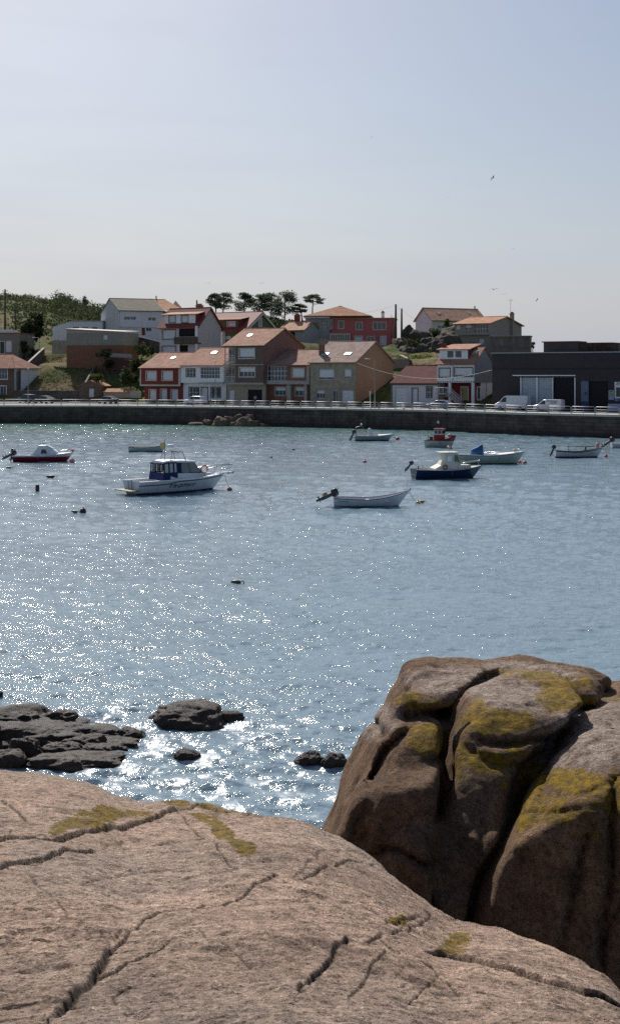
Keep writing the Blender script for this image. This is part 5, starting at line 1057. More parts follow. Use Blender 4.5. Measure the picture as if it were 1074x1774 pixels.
# ============================================================ VEHICLES
TY = plain('tyre', (.02,.02,.02), .85); RIM = plain('rim', (.35,.35,.37), .4, .5); CG = plain('car_glass', (.02,.025,.03), .08, spec=.8); LR = plain('tail_light', (.35,.02,.02), .3); LW = plain('headlight', (.7,.7,.7), .15)
def vehicle(name, px0, px1, D, rz, label, body, prof, glass, wx, W=1.75, cat='car', mirror=1, text=None, wr=.32, zb=3.14):
    """prof: side outline (x,z) for length 1..L; front at x=0 looks left when rz=0"""
    L_ = max(p[0] for p in prof); e = empty(name, (((px0+px1)/2-CX)/F*D, D, zb), rz, label, cat); X0 = L_/2; P = [(p[0]-X0, p[1]) for p in prof]
    # body: lofted across the width with tucked-in greenhouse
    def sec(y, k): return [(x, y*(1-(max(0, z-.95)*.18)), z if k == 1 else z) for x, z in P]
    ys = [-W/2, -W/2+.06, W/2-.06, W/2]; rings = []
    for i, y in enumerate(ys):
        sh = .965 if i in (0, 3) else 1.0; rings.append([(x*sh, y*(1-max(0, z-.95)*.20), (z-.35)*sh+.35) for x, z in P])
    b = MB().loft(rings, True, False).build('body', body, e, bevel=.035)
    for gl in glass:
        gx = [(x-X0, z) for x, z in gl]
        for s_ in (-1, 1):
            mb = MB(); q = [(x, s_*(W/2*(1-max(0, z-.95)*.20)+.006), z) for x, z in gx]; q2 = [(x, y-s_*.02, z) for x, y, z in q]; n = len(q); mb.add(q+q2, [tuple(range(n)), tuple(range(2*n-1, n-1, -1))]+[(i, (i+1) % n, (i+1) % n+n, i+n) for i in range(n)]); mb.build('side_window', CG, e)
    for x in wx:
        for s_ in (-1, 1):
            w_ = MB(); w_.tube([(x-X0, s_*(W/2-.2), wr), (x-X0, s_*(W/2+.012), wr)], wr, 16); o = w_.build('wheel', TY, e); MB().tube([(x-X0, s_*(W/2-.1), wr), (x-X0, s_*(W/2+.024), wr)], wr*.62, 12).build('rim', RIM, o)
    for s_ in (-1, 1):
        MB().box(-X0+.02-.03, -X0+.14, s_*(W/2-.34)-.14, s_*(W/2-.34)+.14, .62, .76).build('headlight', LW, e); MB().box(X0-.12, X0+.0, s_*(W/2-.13)-.07, s_*(W/2-.13)+.07, .78, 1.05).build('tail_light', LR, e)
    MB().box(-X0-.015, -X0+.1, -W/2+.1, W/2-.1, .36, .50).build('bumper', TY, e); MB().box(X0-.1, X0+.0, -W/2+.1, W/2-.1, .36, .48).build('bumper', TY, e)
    if text:
        for (tx, x, z, sz) in text:
            fc = bpy.data.curves.new('lettering', 'FONT'); fc.body = tx; fc.size = sz; fc.extrude = .004; fc.shear = .3; o = bpy.data.objects.new('lettering', fc); COL.objects.link(o); o.parent = e; o.location = (x-X0, -W/2*(1-max(0, z-.95)*.2)-.03, z); o.rotation_euler = (R(90), 0, 0); fc.materials.append(plain('ink', (.02,.02,.03), .6)); textmesh(o)
    return e
CARP = [(0,.35),(0,.62),(.12,.78),(1.05,.92),(1.75,1.40),(2.15,1.46),(3.1,1.44),(3.75,1.08),(4.2,.98),(4.35,.85),(4.35,.35)]
CARG = [[(1.25,.96),(1.82,1.36),(2.35,1.38),(2.35,.97)],[(2.43,.97),(2.43,1.385),(3.02,1.37),(3.5,1.02)]]
SUVP = [(0,.4),(0,.75),(.15,.95),(1.0,1.05),(1.5,1.58),(1.9,1.66),(3.5,1.62),(3.95,1.1),(4.05,.95),(4.05,.4)]
SUVG = [[(1.15,1.08),(1.58,1.52),(2.2,1.56),(2.2,1.08)],[(2.28,1.08),(2.28,1.56),(3.4,1.53),(3.7,1.12)]]
VANP = [(0,.35),(0,.85),(.15,1.05),(.75,1.28),(1.55,2.15),(1.9,2.28),(5.2,2.28),(5.3,2.1),(5.3,.35)]
VANG = [[(.9,1.3),(1.5,1.98),(1.95,2.02),(1.95,1.3)]]
VN2 = [(0,.35),(0,.75),(.12,.92),(.8,1.10),(1.6,1.72),(1.9,1.84),(4.3,1.82),(4.4,1.65),(4.4,.35)]
VN2G = [[(.98,1.12),(1.6,1.62),(1.95,1.65),(1.95,1.12)]]
def cars():
    cw = plain('white_car_paint', (.72,.72,.74), .25); rz = -RA
    vehicle('parked_car', 320, 358, 226, rz, 'white hatchback parked before the white house with the glazed gallery', cw, SUVP, SUVG, (.8, 3.2), 1.75, cat='car')
    vehicle('parked_car', 35, 62, 246, rz, 'dark blue hatchback parked under the retaining wall at the left', plain('dark_car_paint', (.03,.035,.05), .3), SUVP, SUVG, (.8, 3.2))
    vehicle('parked_car', 62, 92, 240, rz, 'black low car half hidden behind the railing at the left', plain('black_car_paint', (.015,.015,.018), .3), CARP, CARG, (.85, 3.45)); vehicle('parked_car', 170, 205, 236, rz, 'black car parked in front of the beige yard wall', plain('black_car_paint', (.015,.015,.018), .3), CARP, CARG, (.85, 3.45))
    vehicle('parked_car', 738, 786, 200.5, rz, 'blue-grey saloon car passing in front of the outside stair', plain('blue_car_paint', (.16,.20,.26), .28), CARP, CARG, (.85, 3.45))
    vehicle('delivery_van', 855, 920, 194, rz, 'long plain white van left of the lettered van', cw, VANP, VANG, (1.0, 4.2), 1.95, 'van')
    vehicle('delivery_van', 922, 978, 187.5, rz, 'short white van with black lettering on its side', cw, VN2, VN2G, (.85, 3.5), 1.8, 'van', text=[('AUTONOMOS', 2.15, 1.50, .24), ('YLLOW', 2.7, 1.24, .30)])
cars()

# ============================================================ PERSON AND BIRDS
def person():
    D = rowD(443)-1.1; e = empty('person', (((442.5-CX)/F*D), D, 3.27), .2, 'person in a white shirt and dark trousers standing at the open garage', 'person')
    sk = plain('skin', (.30,.18,.13), .6); ck = plain('trousers', (.03,.03,.04), .8); sh = plain('white_shirt', (.6,.6,.6), .8)
    def fig(name, verts, edges, rad, mat, sub=1):
        me = bpy.data.meshes.new(name); me.from_pydata(verts, edges, []); o = bpy.data.objects.new(name, me); COL.objects.link(o); o.parent = e; m = o.modifiers.new('skin', 'SKIN')
        for i, r in enumerate(rad): me.skin_vertices[0].data[i].radius = r if isinstance(r, tuple) else (r, r)
        me.skin_vertices[0].data[0].use_root = True; o.modifiers.new('s', 'SUBSURF').levels = sub; o.modifiers['s'].render_levels = sub; me.materials.append(mat); return o
    V = [(0,0,.92),(0,0,1.15),(0,.01,1.36),(0,0,1.47),(0,0,1.52),(0,-.01,1.62),(0,0,1.70),(-.19,0,1.38),(-.25,.02,1.12),(-.24,-.07,.88),(-.23,-.09,.78),(.19,0,1.38),(.26,0,1.13),(.22,-.14,.95),(.17,-.2,.90),(-.10,0,.84),(-.12,0,.48),(-.12,.02,.08),(-.13,-.15,.04),(.10,0,.84),(.12,-.02,.48),(.13,.02,.08),(.14,-.15,.04)]
    Ed = [(0,1),(1,2),(2,3),(3,4),(4,5),(5,6),(2,7),(7,8),(8,9),(9,10),(2,11),(11,12),(12,13),(13,14),(0,15),(15,16),(16,17),(17,18),(0,19),(19,20),(20,21),(21,22)]
    Rr = [(.15,.10),(.14,.10),(.15,.10),.055,.06,.095,.07,.055,.042,.032,.035,.055,.042,.032,.035,.085,.06,.042,.04,.085,.06,.042,.04]
    fig('body', V, Ed, Rr, sk)
    fig('shirt', [(0,0,.93),(0,0,1.15),(0,.01,1.38),(-.2,0,1.37),(-.25,.02,1.16),(.2,0,1.37),(.26,0,1.16)], [(0,1),(1,2),(2,3),(3,4),(2,5),(5,6)], [(.165,.115),(.155,.115),(.16,.11),.07,.062,.07,.062], sh)
    fig('trousers', [(0,0,.94),(-.10,0,.84),(-.12,0,.48),(-.12,.02,.12),(.10,0,.84),(.12,-.02,.48),(.13,.02,.12)], [(0,1),(1,2),(2,3),(0,4),(4,5),(5,6)], [(.16,.11),.10,.075,.06,.10,.075,.06], ck)
    MB().sphere((0,.015,1.66), .105, .11, .09, 12, 8).build('hair', plain('hair', (.03,.02,.015), .8), e)
def birds():
    for px, py, D, sp, ph, bk, lb in [(853.5,308,60,.34,.5,.9,'black bird banking highest in the open sky at the right'),(855,501.5,150,.85,.15,.1,'gull with spread wings low above the grey house'),(872,510,170,.6,-.1,.1,'smaller faint gull below the spread-winged one'),(930,519.5,120,.45,.5,.9,'little dark bird low above the warehouse roof'),(888,431,190,.4,.1,.2,'tiny faint bird in mid sky at the right'),(453,491,170,.6,.2,.1,'small gull above the dense pines'),(361,491,170,.55,-.1,.1,'small gull above the leftmost pine'),(777,342,200,.35,.3,.2,'tiny pale bird left of the highest black bird'),(644,238,220,.5,.2,.3,'distant speck of a bird highest in the sky')]:
        sp *= .72; e = empty('seabird', at(px, py, D), ph*2, lb, 'bird'); e.rotation_euler.y = -bk*.8; m = plain('dark_feathers', (.03,.03,.035), .8)
        MB().loft([[(math.cos(a)*r, y, math.sin(a)*r) for a in [k*math.pi/3 for k in range(6)]] for y, r in ((-.26*sp,.008*sp),(-.20*sp,.05*sp),(-.05*sp,.075*sp),(.12*sp,.05*sp),(.26*sp,.02*sp),(.36*sp,.045*sp))]).build('body', m, e)
        for s_ in (-1, 1):
            pts = [(0,.0),(.35,.16),(.62,.10),(1.0,-.02)]; up = [(x*s_*sp, -c*sp, z*sp*1.0) for x, c, z in ((.04,.10,.03),(.35,.12,.20),(.68,.04,.13),(1.0,-.10,.02))]; dn = [(x*s_*sp, c*sp, z*sp) for x, c, z in ((.04,.10,.02),(.35,.12,.19),(.68,.12,.12),(1.0,.12,.015))]
            mb = MB(); q = up+dn[::-1]; n = len(q); mb.add(q+[(a, b, c-.012*sp) for a, b, c in q], [(0,1,6,7),(1,2,5,6),(2,3,4,5),(15,14,9,8),(14,13,10,9),(13,12,11,10)]+[(i, (i+1) % n, (i+1) % n+n, i+n) for i in range(n)]); mb.build('wing', m, e)
person()
birds()
# ============================================================ BOATS
def hullmat(top, low=(.05,.05,.05), z=.10, rough=.35, mid=None, zm=None):
    k = ('h', top, low, z, mid, zm)
    if k in _mc: return _mc[k]
    t = NT('boat_paint'); o = t.obj(); zz = t.sep(o, 2); n = t.noise(o, 2.2, 5, .65); st = t.noise(t.mapv(o, (4, 4, .6)), 2, 5, .7)
    c = t.mix(1.0, top, t.ramp(n, [(.3, .85), (.7, 1.08)]), 'MULTIPLY'); c = t.mix(t.ramp(st, [(.58, 0), (.75, .35)]), c, (.12,.11,.09))
    if mid: c = t.mix(t.math('GREATER_THAN', zz, zm), mid, c)
    c = t.mix(t.math('GREATER_THAN', zz, z), low, c); _mc[k] = t.out(c, rough, spec=.4); return _mc[k]
class Boat:
    def __init__(s, name, px0, px1, py, th, label, hs, hm, hb, beam, rake=.6, draft=.25, sternr=.85, cat='boat', tm=.5, pw=2.0, dL=0):
        D = F*H/(py-HY); a = R(th); X0 = (px0-CX)/F*D; k = (px1-CX)/F; s.L = (k*D-X0)/(math.cos(a)-k*math.sin(a)) + dL
        s.e = empty(name, (X0, D, 0), a, label, cat); s.hs, s.hm, s.hb, s.B, s.rake, s.dr, s.sr, s.tm, s.pw = hs, hm, hb, beam, rake, draft, sternr, tm, pw
    def hb_(s, t): return s.B/2*(s.sr+(1-s.sr)*math.sin(min(1, t/s.tm)*math.pi/2)) if t < s.tm else s.B/2*max(.015, 1-((t-s.tm)/(1-s.tm))**s.pw)
    def zs(s, t):
        return s.hs+(s.hm-s.hs)*(t/.4) if t < .4 else s.hm+(s.hb-s.hm)*((t-.4)/.6)**1.8
    def P(s, t, v, side):
        """v: 1 sheer .. 0 keel"""
        b, zt = s.hb_(t), s.zs(t); zk = -s.dr if t < .75 else -s.dr+(t-.75)/.25*.12; z = zk+(zt-zk)*v; fl = (v**.45)*(1 if t < .6 else (1-(t-.6)*.9*(1-v)**1.0)); x = t*s.L - s.rake*(1-v)*max(0, t-.3)/.7
        return (x, side*b*min(1, fl), z)
    def hull(s, mat, floor=.15, deckt=1.0, inner=None, gun=None, gw=.07, rub=None, deck=None):
        ts = [i/26 for i in range(27)]; vs = [1, .86, .7, .52, .36, .2, .08, 0]; rings = [[s.P(t, v, -1) for v in vs]+[s.P(t, v, 1) for v in vs[-2::-1]] for t in ts]
        mb = MB().loft(rings, False, True, False); mb.add(rings[0], [tuple(range(len(rings[0])))]); o = mb.build('hull', mat, s.e)
        g = MB(); ins = lambda t, side, z, k=gw: (t*s.L-(k if t > .97 else 0), side*max(.0, s.hb_(t)-k), z)
        gl, gi = MB(), MB()
        def fl_(t, side):
            zz = min(s.zs(t)-.08, floor + .9*max(0, t-.72)); zk = -s.dr if t < .75 else -s.dr+(t-.75)/.25*.12; p = s.P(t, max(.05, min(1, (zz-zk)/(s.zs(t)-zk))), side); return (min(p[0], t*s.L)-.02, p[1]*.86, zz)
        tt = [t for t in ts if t <= .97]
        for side in (-1, 1):
            for i in range(len(tt)-1):
                a, b = tt[i], tt[i+1]; z0, z1 = s.zs(a)+.012, s.zs(b)+.012
                q = [(a*s.L, side*(s.hb_(a)+.02), z0), (b*s.L, side*(s.hb_(b)+.02), z1), ins(b, side, z1), ins(a, side, z0)]; gl.add(q+[(x, y, z-.05) for x, y, z in q], [(0,1,2,3),(7,6,5,4),(0,4,5,1),(3,2,6,7)])
                if a < deckt: fz = max(floor, -99); gi.add([ins(a, side, z0-.04), ins(b, side, z1-.04), fl_(b, side), fl_(a, side)], [(0,1,2,3)])
        for i in range(len(tt)-1):
            a, b = tt[i], tt[i+1]
            if a < deckt: gi.add([fl_(a,-1),fl_(b,-1),fl_(b,1),fl_(a,1)], [(0,1,2,3)])
        w0 = s.hb_(0); gi.add([(.05,-fl_(0,1)[1],floor),(.05,fl_(0,1)[1],floor),(.05,w0-.06,s.hs),(.05,-w0+.06,s.hs)], [(0,1,2,3)])
        gi.build('inside', inner or FRAME, s.e, fixn=False); gl.build('gunwale', gun or FRAME, s.e)
        if deck is not None:
            d = MB(); t0 = deckt; n = 10; r = []
            for i in range(n+1):
                t = t0+(.985-t0)*i/n; b, z = s.hb_(t)-.02, s.zs(t)+.018; r.append([(t*s.L, -b, z), (t*s.L, -b*.5, z+.06*min(1, b)), (t*s.L, b*.5, z+.06*min(1, b)), (t*s.L, b, z)])
            d.loft(r, False, True, False); d.add([r[0][0], r[0][1], r[0][2], r[0][3], (t0*s.L, s.hb_(t0)-.1, floor), (t0*s.L, -s.hb_(t0)+.1, floor)], [(0,1,2,3,4,5)]); d.build('foredeck', deck, s.e)
        if rub:
            for side in (-1, 1): MB().tube([(s.P(t, .93, side)[0], s.P(t, .93, side)[1]+side*.01, s.P(t, .93, side)[2]) for t in ts[:-1]], .03, 5).build('rubbing_strake', rub, s.e, fixn=False)
        return o
    def thwart(s, t, z, w_=.25, mat=None): b = s.hb_(t)-.1; MB().box(t*s.L-w_/2, t*s.L+w_/2, -b, b, z-.04, z).build('thwart', mat or FRAME, s.e)
    def outboard(s, y=0, sc=1.0, tilt=60, dz=0.0, cowl=(.02,.02,.025), par=None):
        e = MB(); m = plain('outboard_black', cowl, .3); T = Matrix.Translation((-.12, y, s.hs+.05+dz)) @ Matrix.Rotation(R(tilt), 4, 'Y') @ Matrix.Scale(sc, 4)
        def tf(mb): mb.v = [tuple(T @ Vector(v)) for v in mb.v]; return mb
        c = MB().loft([[(x*wx-.10, yy*wy, z) for x, yy in ((-1,-.6),(-.5,-1),(.6,-1),(1,-.5),(1,.5),(.6,1),(-.5,1),(-1,.6))] for z, wx, wy in ((.05,.16,.12),(.12,.22,.15),(.32,.23,.15),(.42,.18,.12),(.45,.08,.06))])
        o = tf(c).build('outboard_motor', m, s.e); tf(MB().box(-.18,.02,-.06,.06,-.65,.06).box(-.30,.04,-.10,.10,-.50,-.47).box(-.16,-.02,-.025,.025,-.92,-.64)).build('motor_leg', plain('motor_leg', (.06,.06,.065), .4), o)
        tf(MB().tube([(-.28,0,-.72),(.06,0,-.72)], [.055,.03], 8)).build('gearcase', plain('motor_leg', (.06,.06,.065), .4), o)
        p = MB()
        for k in range(3): a = k*2.094; p.slab([(-.31,math.cos(a)*.03,-.72+math.sin(a)*.03),(-.33,math.cos(a-.4)*.13,-.72+math.sin(a-.4)*.13),(-.29,math.cos(a+.4)*.13,-.72+math.sin(a+.4)*.13),(-.30,math.cos(a+.6)*.04,-.72+math.sin(a+.6)*.04)], .008)
        tf(p).build('propeller', plain('motor_leg', (.06,.06,.065), .4), o); return o
    def rope(s, end, mat=None, t=1.0, z=None):
        a = Vector((s.L*t-.05, 0, s.zs(t)*.85)); M = Matrix.Rotation(-s.e.rotation_euler.z, 4, 'Z'); b = M @ (Vector(end)-Vector(s.e.location)); pts = [a.lerp(b, k/8)-Vector((0,0,.10*4*(k/8)*(1-k/8))) for k in range(9)]; MB().tube(pts, .018, 5).build('mooring_rope', mat or plain('rope', (.25,.22,.16), .9), s.e, fixn=False)
ANTI = (.035,.04,.045); STEEL = plain('steel_tube', (.5,.5,.5), .3, .7); ROPE = plain('rope', (.25,.22,.16), .9); ORG = plain('orange_plastic', (.55,.10,.03), .5); NAVY = paint((.012,.02,.055), .6, .2)
def buoy(px, py, r, kind, col, label, flat=1.0, ang=0):
    D = F*H/(py-HY); m = plain('buoy_skin', col, .5); e = empty('buoy', atz(px, D, r*.35*flat), ang, label, 'buoy')
    if kind == 'ball': MB().sphere((0,0,0), r, r, r*flat, 16, 10).build('float', m, e); MB().tube([(0,0,r*flat*.9),(0,0,r*flat+.07)], [.05,.03], 8).build('eye', m, e)
    elif kind == 'can': MB().loft([[(math.cos(a)*r*q, math.sin(a)*r*q, z) for a in [k*math.pi/6 for k in range(12)]] for z, q in ((-.3,.8),(-.2,1),(r*2.2,1),(r*2.6,.7),(r*2.75,.3))]).build('float', m, e)
    else: MB().loft([[(x, math.cos(a)*r*q*.6, math.sin(a)*r*q*.55+z) for a in [k*math.pi/5 for k in range(10)]] for x, q, z in ((-r*1.5,.15,.0),(-r*1.1,.5,.03),(-r*.3,1,0),(r*.5,.95,0),(r*1.1,.4,.02),(r*1.4,.12,.08))]).build('float', m, e); MB().tube([(r*1.35,0,.07),(r*1.7,0,.02),(r*1.9,.05,-.1)], .025, 5).build('rope_tail', ROPE, e)
    return e
def text3(body, size, loc, rot, parent, mat, shear=0.0, space=1.0, ext=.006):
    fc = bpy.data.curves.new('lettering', 'FONT'); fc.body = body; fc.size = size; fc.extrude = ext; fc.shear = shear; fc.space_character = space; fc.offset = size*.012; o = bpy.data.objects.new('lettering', fc); COL.objects.link(o); o.parent = parent; o.location = loc; o.rotation_euler = rot; fc.materials.append(mat); textmesh(o)
def boats():
    # --- white cabin cruiser lettered on the side
    b = Boat('cabin_cruiser', 228, 390, 857.0, 37, 'large white cabin cruiser with a blue canvas cockpit and black lettering', .98, 1.02, 1.22, 2.75, 1.35, .35, .93, tm=.42, pw=2.1); e = b.e; L = b.L
    WM = hullmat((.55,.57,.62), (.03,.05,.08), .14); b.hull(WM, .55, .45, deck=FRAME, gw=.16, gun=FRAME)
    def b_st(t, side):
        v = .78+.12*min(1, max(0, (t-.28)/.14)); p = b.P(t, v, side); return (p[0], p[1]+side*.022, p[2])
    for side in (-1, 1): MB().tube([b_st(t, side) for t in [i/24 for i in range(24)]], .035, 5).build('dark_stripe', plain('stripe', (.03,.04,.04), .4), e, fixn=False)
    # raised cabin shell and hard top
    def ring(x, w, z0, z1, wt): return [(x,-w,z0),(x,-wt,z1),(x,wt,z1),(x,w,z0)]
    xc = L*.33; xf = L*.80
    sh = MB().loft([ring(xc,1.08,.95,1.42,1.02), ring(L*.48,1.08,1.0,1.46,1.0), ring(L*.62,.98,1.03,1.42,.86), ring(L*.74,.72,1.12,1.33,.55), ring(L*.86,.40,1.2,1.26,.25)], True, False).build('coachroof', WM, e)
    zc, zt = 1.46, 2.22; x0, x1, x2 = L*.345, L*.45, L*.635
    w = MB().loft([ring(x1-.35,1.0,zc-.06,zt-.02,.88), ring(x1+.05,1.0,zc-.04,zt-.02,.86)], True, False); w.build('cabin_pillar', NAVY, e)
    gl = plain('tinted_screen', (.10,.12,.13), .1, spec=.8); sk = plain('screen_frame', (.03,.035,.05), .4)
    for side in (-1, 1):
        s_ = side; MB().slab([(x1-.0,s_*.99,zc-.02),(x2+.35,s_*.80,zc-.06),(x2-.35,s_*.78,zt-.04),(x1-.0,s_*.87,zt-.04)], -.03*s_).build('side_window', gl, e)
        MB().tube([(x1-.05,s_*1.0,zc),(x2+.38,s_*.82,zc-.05),(x2-.33,s_*.80,zt-.03),(x1-.05,s_*.88,zt-.03)], .035, 5).tube([((x1+x2)/2+.05,s_*.94,zc),((x1+x2)/2-.15,s_*.84,zt-.02)], .03, 5).build('window_frame', sk, e, fixn=False)
    MB().slab([(x2+.36,-.78,zc-.06),(x2+.36,.78,zc-.06),(x2-.34,.76,zt-.05),(x2-.34,-.76,zt-.05)], .03).build('windscreen', gl, e); MB().tube([(x2+.38,0,zc-.04),(x2-.33,0,zt)], .03, 5).build('screen_divider', sk, e)
    MB().loft([[(x,-w_,z),(x,-w_*.7,z+.10),(x,w_*.7,z+.10),(x,w_,z),(x,w_*.95,z-.06),(x,-w_*.95,z-.06)] for x, w_, z in ((x0-.55,.80,zt+.03),(x0-.2,.95,zt+.08),(x1,.95,zt+.06),(x2-.35,.86,zt),(x2-.12,.78,zt-.03))], True, True).build('hardtop', FRAME, e)
    # canvas enclosure
    xa, xb = x0-.75, x1-.36; cv = MB()
    for s_ in (-1, 1):
        cv.slab([(xa,s_*1.0,.98),(xb,s_*1.02,.98),(xb,s_*1.0,1.52),(xa+.08,s_*.97,1.52)], -.04*s_)
        for q in (0, .36, .70, .97): x = xa+.1+(xb-xa-.1)*q; cv.slab([(x,s_*.97,1.52),(x+.09,s_*.97,1.52),(x+.09,s_*.90,2.2),(x,s_*.90,2.2)], -.03*s_)
        cv.tube([(xa+.05,s_*.9,2.16),(xa+.5,s_*.92,2.24),(xb,s_*.9,2.24)], .06, 6)
    cv.slab([(xa,-1.0,.98),(xa,1.0,.98),(xa+.08,.97,1.5),(xa+.08,-.97,1.5)], .04); cv.tube([(xa+.06,-.9,2.16),(xa+.06,.9,2.16)], .06, 6); cv.build('canvas_enclosure', paint((.015,.03,.09), .8, .2), e, fixn=True)
    for s_ in (-1, 1):
        for q0, q1 in ((.03,.35),(.39,.69),(.73,.96)): xx0, xx1 = xa+.1+(xb-xa-.1)*q0+.09, xa+.1+(xb-xa-.1)*q1; MB().slab([(xx0,s_*.965,1.53),(xx1,s_*.965,1.53),(xx1,s_*.90,2.18),(xx0,s_*.90,2.18)], -.012*s_).build('clear_panel', plain('clear_vinyl', (.36,.37,.36), .25), e)
    # swim platform, ladder, pulpit
    MB().box(-.75, -.02, -1.15, 1.15, .30, .37).build('swim_platform', plain('weathered_teak', (.22,.19,.12), .7), e); MB().tube([(-.06,-.2,.38),(-.10,-.2,1.05),(-.1,.3,1.05),(-.06,.3,.38)], .025, 5).build('boarding_ladder', GUT, e)
    mb = MB(); zb_ = b.zs(.95)+.05
    for s_ in (-1, 1):
        mb.tube([(L*.70,s_*.85,1.22),(L*.76,s_*.75,1.66),(L*.9,s_*.45,1.80),(L+.55,s_*.18,1.84)], .035, 5); mb.tube([(L*.84,s_*.5,1.22),(L*.84,s_*.58,1.74)], .02, 5); mb.tube([(L*.92,s_*.3,1.24),(L*.94,s_*.36,1.80)], .02, 5); mb.tube([(L+.2,s_*.15,1.26),(L+.5,s_*.18,1.83)], .02, 5); mb.tube([(L*.95,s_*.2,1.5),(L+.4,s_*.17,1.55)], .018, 5)
    mb.tube([(L+.55,-.18,1.84),(L+.6,0,1.84),(L+.55,.18,1.84)], .025, 5); mb.build('bow_rail', STEEL, e); MB().box(L*.9, L+.55, -.17, .17, 1.2, 1.27).build('pulpit_plank', FRAME, e); MB().tube([(L+.2,0,1.16),(L+.75,0,1.2),(L+.8,0,1.3)], .05, 6).build('anchor', GUT, e)
    rg = [(L*.72+.28*math.cos(a), -.62, 1.62+.28*math.sin(a)) for a in [k*math.pi/8 for k in range(17)]]; MB().tube(rg, .06, 8, cap=False).build('lifebuoy', plain('lifebuoy_orange', (.62,.25,.16), .6), e)
    # radar arch, radome, mast, flag, aerials
    mb = MB(); xr = x0+.35
    for s_ in (-1, 1): mb.tube([(xr+1.0,s_*.75,2.3),(xr+.75,s_*.7,2.95),(xr+.1,s_*.6,3.05)], .028, 5); mb.tube([(xr-.3,s_*.75,2.3),(xr-.1,s_*.65,3.05),(xr+.1,s_*.6,3.05)], .024, 5)
    mb.tube([(xr+.1,-.6,3.05),(xr+.1,.6,3.05)], .028, 5); mb.tube([(xr+.75,-.7,2.95),(xr+.75,.7,2.95)], .028, 5); mb.tube([(xr-.35,0,2.3),(xr-.35,0,3.9)], .022, 5); mb.build('radar_arch', plain('arch_tube', (.12,.12,.13), .4, .5), e)
    MB().loft([[(xr+.15+r*math.cos(a), r*math.sin(a), z) for a in [k*math.pi/8 for k in range(16)]] for z, r in ((3.22,.22),(3.26,.30),(3.46,.30),(3.52,.20))]).tube([(xr+.15,0,3.05),(xr+.15,0,3.22)], .10, 8).build('radome', FRAME, e)
    MB().tube([(xr+1.55,-.3,2.3),(xr+1.5,-.3,4.6)], [.014,.008], 5).build('aerial', FRAME, e); MB().slab([(xr-.37,0,3.35),(xr-.37,0,3.72),(xr-.72,.05,3.62),(xr-.68,.05,3.28)], .01).build('flag', plain('flag_yellow', (.55,.42,.12), .8), e)
    # side lettering follows the flat topside
    tx = .30; p0 = Vector(b.P(tx, .55, -1)); p1 = Vector(b.P(.55, .55, -1)); yaw = math.atan2(p1.y-p0.y, p1.x-p0.x)
    pu = Vector(b.P(tx, .70, -1)); pdn = Vector(b.P(tx, .45, -1)); tilt = math.atan2(abs(pu.z-pdn.z), pdn.y*-1 - pu.y*-1) if False else R(90)-math.atan2(abs(pu.y)-abs(pdn.y), pu.z-pdn.z)*-1
    text3('TROPHY', .43, (p0.x, b.P(tx, .62, -1)[1]-.045, .44), (R(90)+math.atan2(abs(pu.y)-abs(pdn.y), pu.z-pdn.z), 0, yaw), e, plain('ink', (.02,.02,.03), .5), .35, 1.5)
    b.rope(atz(398, 96.5, .05)); buoy(398, 848.5, .22, 'ball', (.45,.09,.04), 'flat orange-red mooring buoy off the cabin cruiser bow', .55)
    # --- red cruiser with two outboards
    b = Boat('motor_boat', 25, 128, 799.5, 2, 'dark red motor boat with a white cuddy cabin and two tilted outboards', .62, .66, .92, 2.1, .75, .2, .9, tm=.5); L = b.L; e = b.e
    b.hull(hullmat((.50,.50,.54), (.20,.014,.02), .50, mid=None), .3, .42, deck=FRAME, gun=FRAME)
    MB().loft([[(x,-w_,z0),(x,-w_*.86,z1),(x,w_*.86,z1),(x,w_,z0)] for x, w_, z0, z1 in ((L*.26,.9,.6,.66),(L*.33,.9,.6,.85),(L*.40,.88,.6,1.30),(L*.43,.86,.6,1.62),(L*.54,.80,.62,1.64),(L*.66,.72,.68,1.28),(L*.76,.55,.74,.86))], True, False).build('cabin', hullmat((.62,.63,.68), (.6,.6,.6), -9), e, bevel=.04)
    for s_ in (-1, 1): MB().slab([(L*.475,s_*.845,.82),(L*.58,s_*.80,.84),(L*.55,s_*.735,1.22),(L*.485,s_*.775,1.24)], -.02*s_).build('cabin_window', plain('brown_window', (.05,.035,.03), .2), e)
    MB().slab([(L*.555,-.62,1.64),(L*.555,.62,1.64),(L*.665,.56,1.30),(L*.665,-.56,1.30)], -.02).build('windscreen', plain('pale_screen', (.45,.5,.56), .15), e); MB().tube([(L*.5,0,1.6),(L*.5,0,1.85)], .03, 5).tube([(L*.48,0,1.78),(L*.53,0,1.78)], .05, 5).build('mast_light', plain('red_lamp', (.3,.03,.03), .4), e)
    mb = MB()
    for s_ in (-1, 1): mb.tube([(L*.72,s_*.5,.82),(L*.80,s_*.5,1.12),(L*.97,s_*.15,1.22)], .02, 5); mb.tube([(L*.88,s_*.3,.86),(L*.90,s_*.32,1.17)], .018, 5)
    mb.build('bow_rail', STEEL, e); b.outboard(-.3, 1.15, 62); b.outboard(.45, .95, 15, .15); MB().sphere((L*.985,0,1.08), .15).build('fender', ORG, e)
    buoy(125.5, 800.5, .27, 'ball', (.50,.20,.20), 'pinkish ball buoy touching the red motor boat bow')
    # --- small rowing boat
    b = Boat('rowing_boat', 224, 289, 782.5, -3, 'small empty pale green rowing boat with dark rim behind the cabin cruiser', .58, .50, .80, 1.5, .5, .15, .7, tm=.45); b.hull(hullmat((.42,.47,.44), (.06,.03,.02), .08), .12, inner=paint((.25,.30,.26)), gun=plain('dark_rim', (.03,.04,.04), .5))
    b.thwart(.28, .42); b.thwart(.55, .42); MB().tube([(.5,-.2,.55),(2.6,-.3,.5)], .03, 5).build('oar', plain('oar_wood', (.3,.25,.18), .7), b.e)
